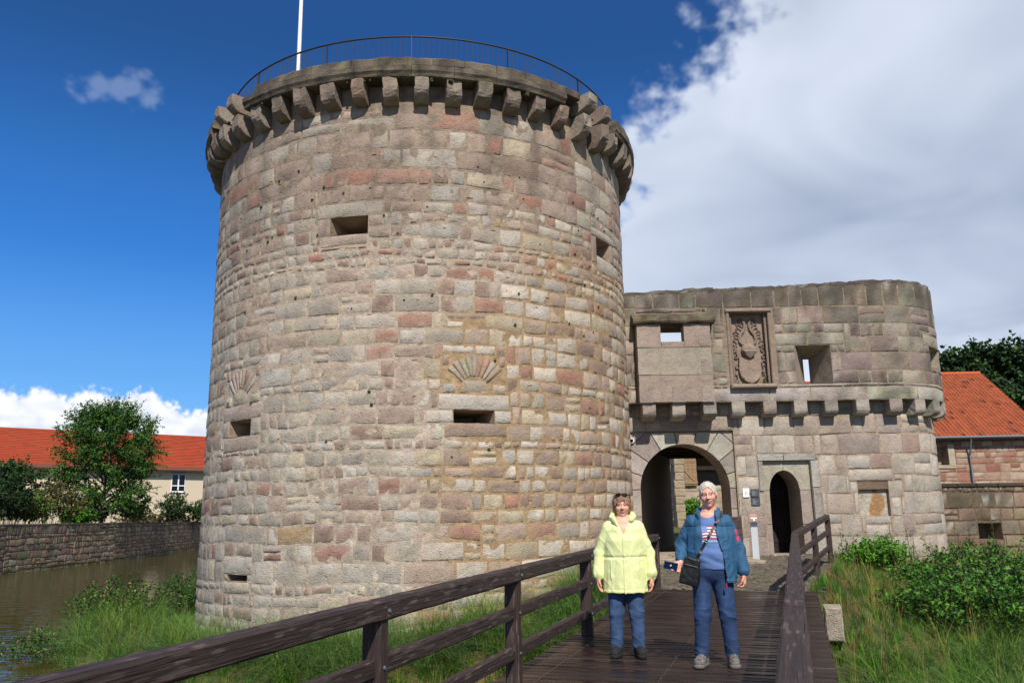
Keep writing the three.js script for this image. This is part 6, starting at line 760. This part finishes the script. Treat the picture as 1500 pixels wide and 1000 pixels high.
{ // woman in the blue jacket
  const t = thing('person', 'person in open blue jacket over blue shirt holding a phone', 'person'), pos = onBridge(8.62, -0.84, 0.003), RY = -0.20; t.position.set(...pos); t.rotation.y = RY;
  const HC = [0.012, 1.622, 0.035], HR = [0.06, -0.10, 0.10], head = turned(headOf(1.05), HC, HR), skin = lin('#dca18b');
  const A = [[-0.165, 1.36, -0.01], [-0.275, 1.135, -0.07], [-0.300, 0.985, 0.085]], Bm = [[0.165, 1.36, -0.01], [0.275, 1.09, -0.03], [0.300, 0.86, 0.03]];
  const K = [[-0.115, 0.47, 0.03], [0.125, 0.47, 0.01]], F = [[-0.145, 0.085, 0.02], [0.150, 0.085, -0.02]];
  const bodyF = join(0.04, tabled([[0.92, 0.15, 0.09], [0.96, 0.165, 0.12], [1.15, 0.155, 0.115], [1.33, 0.165, 0.105], [1.42, 0.13, 0.085], [1.47, 0.06, 0.06]]), cap([0, 1.40, -0.02], [0.008, 1.54, 0.01], 0.066, 0.058), cap(A[0], A[1], 0.052, 0.043), cap(A[1], A[2], 0.042, 0.028), cap(Bm[0], Bm[1], 0.052, 0.043), cap(Bm[1], Bm[2], 0.042, 0.028), ...[0, 1].flatMap((i) => [cap([i ? 0.09 : -0.09, 0.88, 0], K[i], 0.08, 0.055), cap(K[i], F[i], 0.052, 0.036)]));
  const ph = { o: [-0.385, 0.925, 0.165], rx: 0.25 };                         // phone centre
  const hR = handOf([-0.300, 0.978, 0.093], [-0.35, -0.80, 0.45], [-0.45, 0.15, 0.85], [-0.75, 0.50, 0.30], Object.assign([[0.5, 0.75, 0.5], [0.6, 0.8, 0.55], [0.65, 0.85, 0.55], [0.7, 0.85, 0.5]], { thumb: [0.060, 0.020] })), hL = handOf([0.301, 0.850, 0.031], [0.02, -1, 0.12], [-1, 0, 0.1], [0, 0, 1], Object.assign([[0.6, 0.8, 0.5], [0.65, 0.85, 0.5], [0.7, 0.85, 0.5], [0.75, 0.85, 0.5]], { thumb: [0.045, 0.02] }));
  const gs = [paint(nets(bodyF, [-0.38, 0.02, -0.2], [0.38, 1.58, 0.22], 0.016), () => skin), paint(nets(head, [-0.11, 1.41, -0.12], [0.14, 1.78, 0.19], 0.0055), (x, y, z) => headTint(skin, lin('#9a8a78'))((x - HC[0]) * 0.995 + (y - HC[1]) * 0.10, (y - HC[1]) * 0.995 - (x - HC[0]) * 0.10, z - HC[2])), paint(nets(hR, [-0.46, 0.78, 0.03], [-0.24, 1.03, 0.30], 0.0045), () => lin('#d5a08a')), paint(nets(hL, [0.22, 0.66, -0.05], [0.37, 0.90, 0.13], 0.0045), () => lin('#cb8f79'))];
  mesh('body', both(gs), skinMat, t);
  const hairF = turned((x, y, z) => { const c = join(0.03, ell([0, 0.038, -0.016], [0.087, 0.100, 0.103]), ell([0, -0.02, -0.045], [0.082, 0.07, 0.068])), st = 0.004 * n3(x * 60, y * 14, z * 22) + 0.003 * n3(x * 110, y * 30, z * 40), face = ell([0, -0.038, 0.108], [0.078, 0.125, 0.098])(x, y, z), side = ell([0, -0.075, 0.03], [0.12, 0.085, 0.05])(x, y, z); return Math.max(c(x, y, z) + st, -face, -side); }, HC, HR);
  mesh('hair', paint(nets(hairF, [-0.13, 1.52, -0.14], [0.15, 1.79, 0.18], 0.0055), (x, y, z) => mix3(lin('#a39b8e'), lin('#d8d2c5'), clamp(0.5 + 0.75 * n3(x * 110, y * 22, z * 40)))), new THREE.MeshStandardMaterial({ vertexColors: true, roughness: 0.6 }), t);
  const shirtT = tabled([[0.905, 0.196, 0.158], [1.05, 0.20, 0.172, 0.004], [1.22, 0.190, 0.158, 0.006], [1.33, 0.158, 0.118], [1.42, 0.110, 0.094], [1.462, 0.09, 0.08]]), shirt0 = cut(shirtT, ell([-0.01, 1.475, 0.075], [0.078, 0.075, 0.075]), 0.006), shirtF = (x, y, z) => shirt0(x, y, z) + 0.006 * n3(x * 4 + 1, y * 11 + x * 3, 2) * (0.15 + smooth(1.2, 1.02, y));
  mesh('shirt', paint(nets(shirtF, [-0.24, 0.88, -0.2], [0.24, 1.5, 0.22], 0.0085), white3), cloth(new THREE.Color(0x5c7aad)), t);
  { // printed flag motif on the chest
    const cv = document.createElement('canvas'); cv.width = 256; cv.height = 192; const c = cv.getContext('2d'); c.fillStyle = '#5c7aad'; c.fillRect(0, 0, 256, 192); const wav = (x, k) => Math.sin(x * 0.035 + k) * 4; for (let k = 0; k < 9; k++) { c.fillStyle = k % 2 ? '#e6e2e0' : '#a33c46'; c.beginPath(); for (let x = 20; x <= 246; x += 6) c.lineTo(x, 16 + k * 14.5 + wav(x, k * 0.15)); for (let x = 246; x >= 20; x -= 6) c.lineTo(x, 16 + (k + 0.92) * 14.5 + wav(x, k * 0.15)); c.fill(); } c.fillStyle = '#5573aa'; c.fillRect(16, 12, 92, 70); c.fillStyle = '#e8e8ec'; for (let j = 0; j < 4; j++) for (let i = 0; i < 5; i++) { c.beginPath(); c.arc(28 + i * 17 + (j % 2) * 7, 22 + j * 16, 3.2, 0, 7); c.fill(); } c.fillStyle = '#dfe3ea'; const rr = rng(8); for (let x = 30; x < 220; x += 13) { const w = 7 + rr() * 4; c.fillRect(x, 162 + rr() * 2, 2.5, 13); c.fillRect(x, 162 + (rr() < 0.5 ? 0 : 6), w, 2.5); if (rr() < 0.6) c.fillRect(x + w - 2, 163, 2.5, 12); }
    const tx = new THREE.CanvasTexture(cv); tx.colorSpace = THREE.SRGBColorSpace; tx.magFilter = THREE.LinearFilter; mesh('shirt_print', patch(shirtF, -0.115, 0.105, 1.155, 1.335, 0.0022, 22, 18), new THREE.MeshStandardMaterial({ map: tx, roughness: 0.85 }), t); }
  const torso = tabled([[0.780, 0.238, 0.180], [0.86, 0.244, 0.186], [1.05, 0.236, 0.188], [1.22, 0.222, 0.176], [1.34, 0.190, 0.136], [1.425, 0.128, 0.108], [1.475, 0.100, 0.095]]);
  const sl = join(0.02, cap([-0.160, 1.355, -0.005], A[1], 0.075, 0.066), cap(A[1], [-0.298, 1.005, 0.065], 0.070, 0.050), cap([0.160, 1.355, -0.005], Bm[1], 0.075, 0.067), cap(Bm[1], [0.302, 0.885, 0.025], 0.067, 0.056));
  const col = join(0.015, ...[[-0.075, 1.40, 0.105], [-0.10, 1.44, 0.05], [-0.09, 1.475, -0.03], [-0.03, 1.485, -0.075], [0.05, 1.485, -0.07], [0.095, 1.475, -0.02], [0.10, 1.445, 0.05], [0.085, 1.40, 0.10]].map((p, i, L) => i ? cap(L[i - 1], p, 0.022, 0.022) : cap(p, [p[0] - 0.02, p[1] - 0.05, p[2] + 0.005], 0.022, 0.012)), cap([0.085, 1.40, 0.10], [0.055, 1.33, 0.135], 0.024, 0.012));
  let jf = join(0.02, torso, sl); jf = join(0.012, jf, col);
  jf = cut(jf, (x, y, z) => { const hw = lerp(0.128, 0.070, smooth(0.82, 1.36, y)) + 0.006 * Math.sin(y * 19), cx = 0.004 - 0.012 * smooth(1.0, 1.4, y); return Math.max(Math.abs(x - cx) - hw, 0.03 - z); }, 0.008);
  const inner = tabled([[0.70, 0.214, 0.168], [1.05, 0.212, 0.174], [1.20, 0.196, 0.162], [1.32, 0.160, 0.118], [1.40, 0.08, 0.08]]); jf = cut(jf, inner, 0.003); jf = cut(jf, ell([-0.012, 1.50, 0.03], [0.072, 0.09, 0.09]), 0.006);
  const jacketF = (x, y, z) => { const s = Math.abs(x) > 0.24; let d = jf(x, y, z); d -= (s ? 0.007 : 0.004) * crease(x * 4 + y * 3, y * 5 - Math.abs(x) * 5, z * 4) + 0.006 * n3(x * 14, y * 2.2, z * 12) * (s ? 0.3 : 1); if (Math.abs(y - 1.315) < 0.005 && !s) d += 0.004; if (y < 0.81 && !s) d -= 0.004; return d; };
  mesh('jacket', paint(nets(jacketF, [-0.42, 0.75, -0.24], [0.42, 1.54, 0.26], 0.0085), white3), cloth(new THREE.Color(0x265678), { roughness: 0.75 }), t);
  for (const [x0, y0, h] of [[0.262, 1.235, 0.045], [0.272, 1.17, 0.05]]) mesh('sleeve_badge', patch(jacketF, x0 - 0.016, x0 + 0.010, y0, y0 + h, 0.003, 4, 5), new THREE.MeshStandardMaterial({ color: 0xc23a55, roughness: 0.8 }), t);
  mesh('zip_pull', nets(cap([0.125, 0.775, 0.168], [0.127, 0.740, 0.165], 0.007, 0.009), [0.10, 0.72, 0.14], [0.15, 0.80, 0.19], 0.005), new THREE.MeshStandardMaterial({ color: 0xb03040, roughness: 0.6 }), t);
  const legs = join(0.02, ...[0, 1].flatMap((i) => [cap([i ? 0.092 : -0.092, 0.86, 0], K[i], 0.108, 0.082), cap(K[i], F[i], 0.080, 0.063)]), ell([0, 0.905, 0.0], [0.2, 0.165, 0.148]));
  const jeansF = (x, y, z) => Math.max(legs(x, y, z) - 0.0065 * crease(x * 5 + y * 4, y * 9, z * 5) * (smooth(0.32, 0.1, y) + smooth(0.14, 0.0, Math.abs(y - 0.47)) + 0.25), 0.070 - y);
  mesh('jeans', paint(nets(jeansF, [-0.26, 0.05, -0.18], [0.26, 1.06, 0.2], 0.0095), (x, y, z) => { const w = smooth(0.06, 0.0, Math.abs(Math.abs(x) - 0.10)) * smooth(0.25, 0.0, Math.abs(y - 0.6)) * smooth(0, 0.06, z), f = 0.82 + 0.22 * n3(x * 9, y * 6, z * 9) + 0.10 * n3(x * 60, y * 60, z * 60) + 0.45 * w * (0.7 + 0.5 * n3(x * 25, y * 12, 3)); return [f, f, f]; }), cloth(new THREE.Color(0x27426b)), t);
  for (const [x, z, a] of [[-0.15, 0.06, -0.30], [0.152, 0.02, 0.06]]) mesh('shoe', paint(nets(shoeOf(x, z, a, 1.12), [x - 0.14, -0.01, z - 0.16], [x + 0.14, 0.19, z + 0.2], 0.007), (px, y, pz) => { const f = y < 0.026 ? 0.75 : 0.75 + 0.6 * n3(px * 30, y * 60, pz * 30); return [f, f, f]; }), cloth(new THREE.Color(0x77736f), { sheen: 0 }), t);
  // bag and phone
  const bag = thing('handbag', 'black leather shoulder bag hanging at the hip', 'handbag'); bag.position.set(...pos); bag.rotation.y = RY; const leather = new THREE.MeshPhysicalMaterial({ color: 0x1b1c1a, roughness: 0.42, bumpMap: clothBump, bumpScale: 0.004 });
  const bc = [-0.205, 0.895, 0.205], bagF = turned((x, y, z) => { const w = lerp(0.098, 0.078, smooth(-0.13, 0.13, y)), d = lerp(0.045, 0.026, smooth(-0.13, 0.14, y)), q = [Math.abs(x) - w + 0.02, Math.abs(y) - 0.135 + 0.02, Math.abs(z) - d + 0.02]; return Math.hypot(Math.max(q[0], 0), Math.max(q[1], 0), Math.max(q[2], 0)) + Math.min(Math.max(...q), 0) - 0.02 + 0.004 * n3(x * 12, y * 12, z * 12); }, bc, [0.10, -0.25, -0.22]);
  mesh('bag_body', nets(bagF, [-0.38, 0.70, 0.08], [-0.05, 1.08, 0.32], 0.008), leather, bag);
  const zipF = turned(cap([-0.06, 0.06, 0.036], [0.06, 0.06, 0.036], 0.004, 0.004), bc, [0.10, -0.25, -0.22]); mesh('zip', nets(zipF, [-0.34, 0.86, 0.15], [-0.08, 1.06, 0.30], 0.004), M.screw, bag);
  const all = (x, y, z) => Math.min(jacketF(x, y, z), shirtF(x, y, z)), line = []; for (let k = 0; k <= 26; k++) { const q = k / 26; line.push([lerp(0.128, -0.135, q ** 0.92), lerp(1.425, 1.02, q)]); }
  mesh('strap', ribbon(all, [[0.125, 1.45, -0.05], [0.128, 1.465, 0.0], ...line, [-0.165, 0.985, 0.215]], 0.028, 0.007), leather, bag);
  const bk = line[16]; mesh('buckle', put(new THREE.TorusGeometry(0.014, 0.004, 6, 14), bk[0], bk[1], drop(all, bk[0], bk[1]) + 0.014), M.screw, bag);
  const phone = thing('mobile_phone', 'dark mobile phone held in one hand', 'phone'); phone.position.set(...pos); phone.rotation.y = RY; const inner2 = new THREE.Group(); const pm1 = mesh('phone_body', block(0.142, 0.072, 0.010, 0.003), new THREE.MeshPhysicalMaterial({ color: 0x16263f, roughness: 0.3 }), phone), pm2 = mesh('screen', block(0.132, 0.064, 0.002, 0.0006), new THREE.MeshPhysicalMaterial({ color: 0x0e1d33, roughness: 0.08 }), phone); for (const [m, dz] of [[pm1, 0], [pm2, 0.0056]]) { m.rotation.set(-0.25, -0.30, -0.26); m.position.set(-0.395, 0.945, 0.175).add(V(0, 0, dz).applyEuler(m.rotation)); }
}

// ---------------------------------------------------------------- small things at the gate
{
  const n = thing('notice_sheet', 'white laminated notice fixed beside the gate arch', 'notice'); n.position.set(6.19, 2.08, WZ + 0.035); mesh('sheet', block(0.165, 0.235, 0.008, 0.002), new THREE.MeshStandardMaterial({ color: 0xf1f1ee, roughness: 0.4 }), n);
  mesh('print', put(block(0.095, 0.10, 0.001, 0.0003), 0, -0.012, 0.0052), new THREE.MeshStandardMaterial({ color: 0xc9ccd0, roughness: 0.6 }), n);
  const plaqueTex = tex(256, (u, v) => { const row = Math.floor(v * 14), inx = u > 0.12 && u < 0.62 + 0.24 * pn(row / 14 + 0.03, 0.5, 14); const ink = v > 0.12 && v < 0.86 && (v * 14) % 1 > 0.35 && inx && pm(u, v, 64, 14) > -0.4; return ink ? [0.50, 0.51, 0.52] : [0.27, 0.28, 0.30]; }, true);
  for (const [y, label] of [[2.075, 'upper dark grey metal plaque beside the gate arch'], [1.845, 'lower dark grey metal plaque beside the gate arch']]) { const p = thing('wall_plaque', label, 'plaque', 'plaques beside the gate arch'); p.position.set(6.43, y, WZ + 0.036); mesh('plate', block(0.235, 0.205, 0.012, 0.003), new THREE.MeshStandardMaterial({ color: 0x50545a, metalness: 0.5, roughness: 0.45 }), p); mesh('lettering', put(new THREE.PlaneGeometry(0.215, 0.185), 0, 0, 0.0068), new THREE.MeshStandardMaterial({ map: plaqueTex, roughness: 0.5 }), p); }
  const cam = thing('security_camera', 'small white dome camera above the gate arch', 'camera'); cam.position.set(3.20, 3.52, WZ - 0.06); mesh('housing', put(new THREE.CylinderGeometry(0.072, 0.078, 0.06, 20), 0, 0, 0.03, 0, Math.PI / 2), M.white, cam); const dg = new THREE.SphereGeometry(0.052, 18, 10, 0, 6.3, 0, 1.7); mesh('dome', put(dg, 0, 0, 0.055, 0, Math.PI / 2), new THREE.MeshPhysicalMaterial({ color: 0x0b0b0c, roughness: 0.06 }), cam);
  const s = thing('information_sign', 'brown sign on a pale grey post before the gate', 'sign'); s.position.set(6.0, 0.33, -21.1); s.rotation.y = -0.2;
  mesh('post', put(block(0.165, 1.02, 0.055, 0.006), 0, 0.51, 0), new THREE.MeshStandardMaterial({ color: 0xc9ced0, metalness: 0.3, roughness: 0.5 }), s);
  const board = mesh('board', put(block(0.27, 0.30, 0.022, 0.004), 0, 1.12, 0.06, 0, -0.45), new THREE.MeshStandardMaterial({ color: 0x5a2a1c, roughness: 0.45 }), s);
  const cv = document.createElement('canvas'); cv.width = 128; cv.height = 144; const c = cv.getContext('2d'); c.fillStyle = '#5f2d1e'; c.fillRect(0, 0, 128, 144); c.fillStyle = '#cdbdb2'; const r = rng(4); for (let k = 0; k < 3; k++) for (let x = 20 + (k === 0 ? 14 : 0); x < (k === 0 ? 92 : 110); x += 6) c.fillRect(x, 34 + k * 11, 2 + r() * 3, 4); c.fillStyle = '#f0ece8'; for (const [x, w] of [[30, 30], [66, 36]]) c.fillRect(x, 80, w, 16); c.fillRect(56, 104, 26, 10); c.beginPath(); c.moveTo(58, 114); c.lineTo(80, 114); c.lineTo(69, 124); c.fill();
  const tx = new THREE.CanvasTexture(cv); tx.colorSpace = THREE.SRGBColorSpace; tx.magFilter = THREE.LinearFilter; mesh('sign_face', put(new THREE.PlaneGeometry(0.255, 0.285), 0, 1.12 + 0.0125 * Math.sin(0.45), 0.06 + 0.0125 * Math.cos(0.45), 0, -0.45), new THREE.MeshStandardMaterial({ map: tx, roughness: 0.45 }), s);
  const bo = thing('gate_board', 'dark brown board leaning on the wall behind the sign', 'board'); mesh('board', put(block(0.34, 1.05, 0.06, 0.01), 5.83, 0.93, WZ + 0.10, 0, -0.03), M.wood, bo);
}

renderer.render(scene, camera);
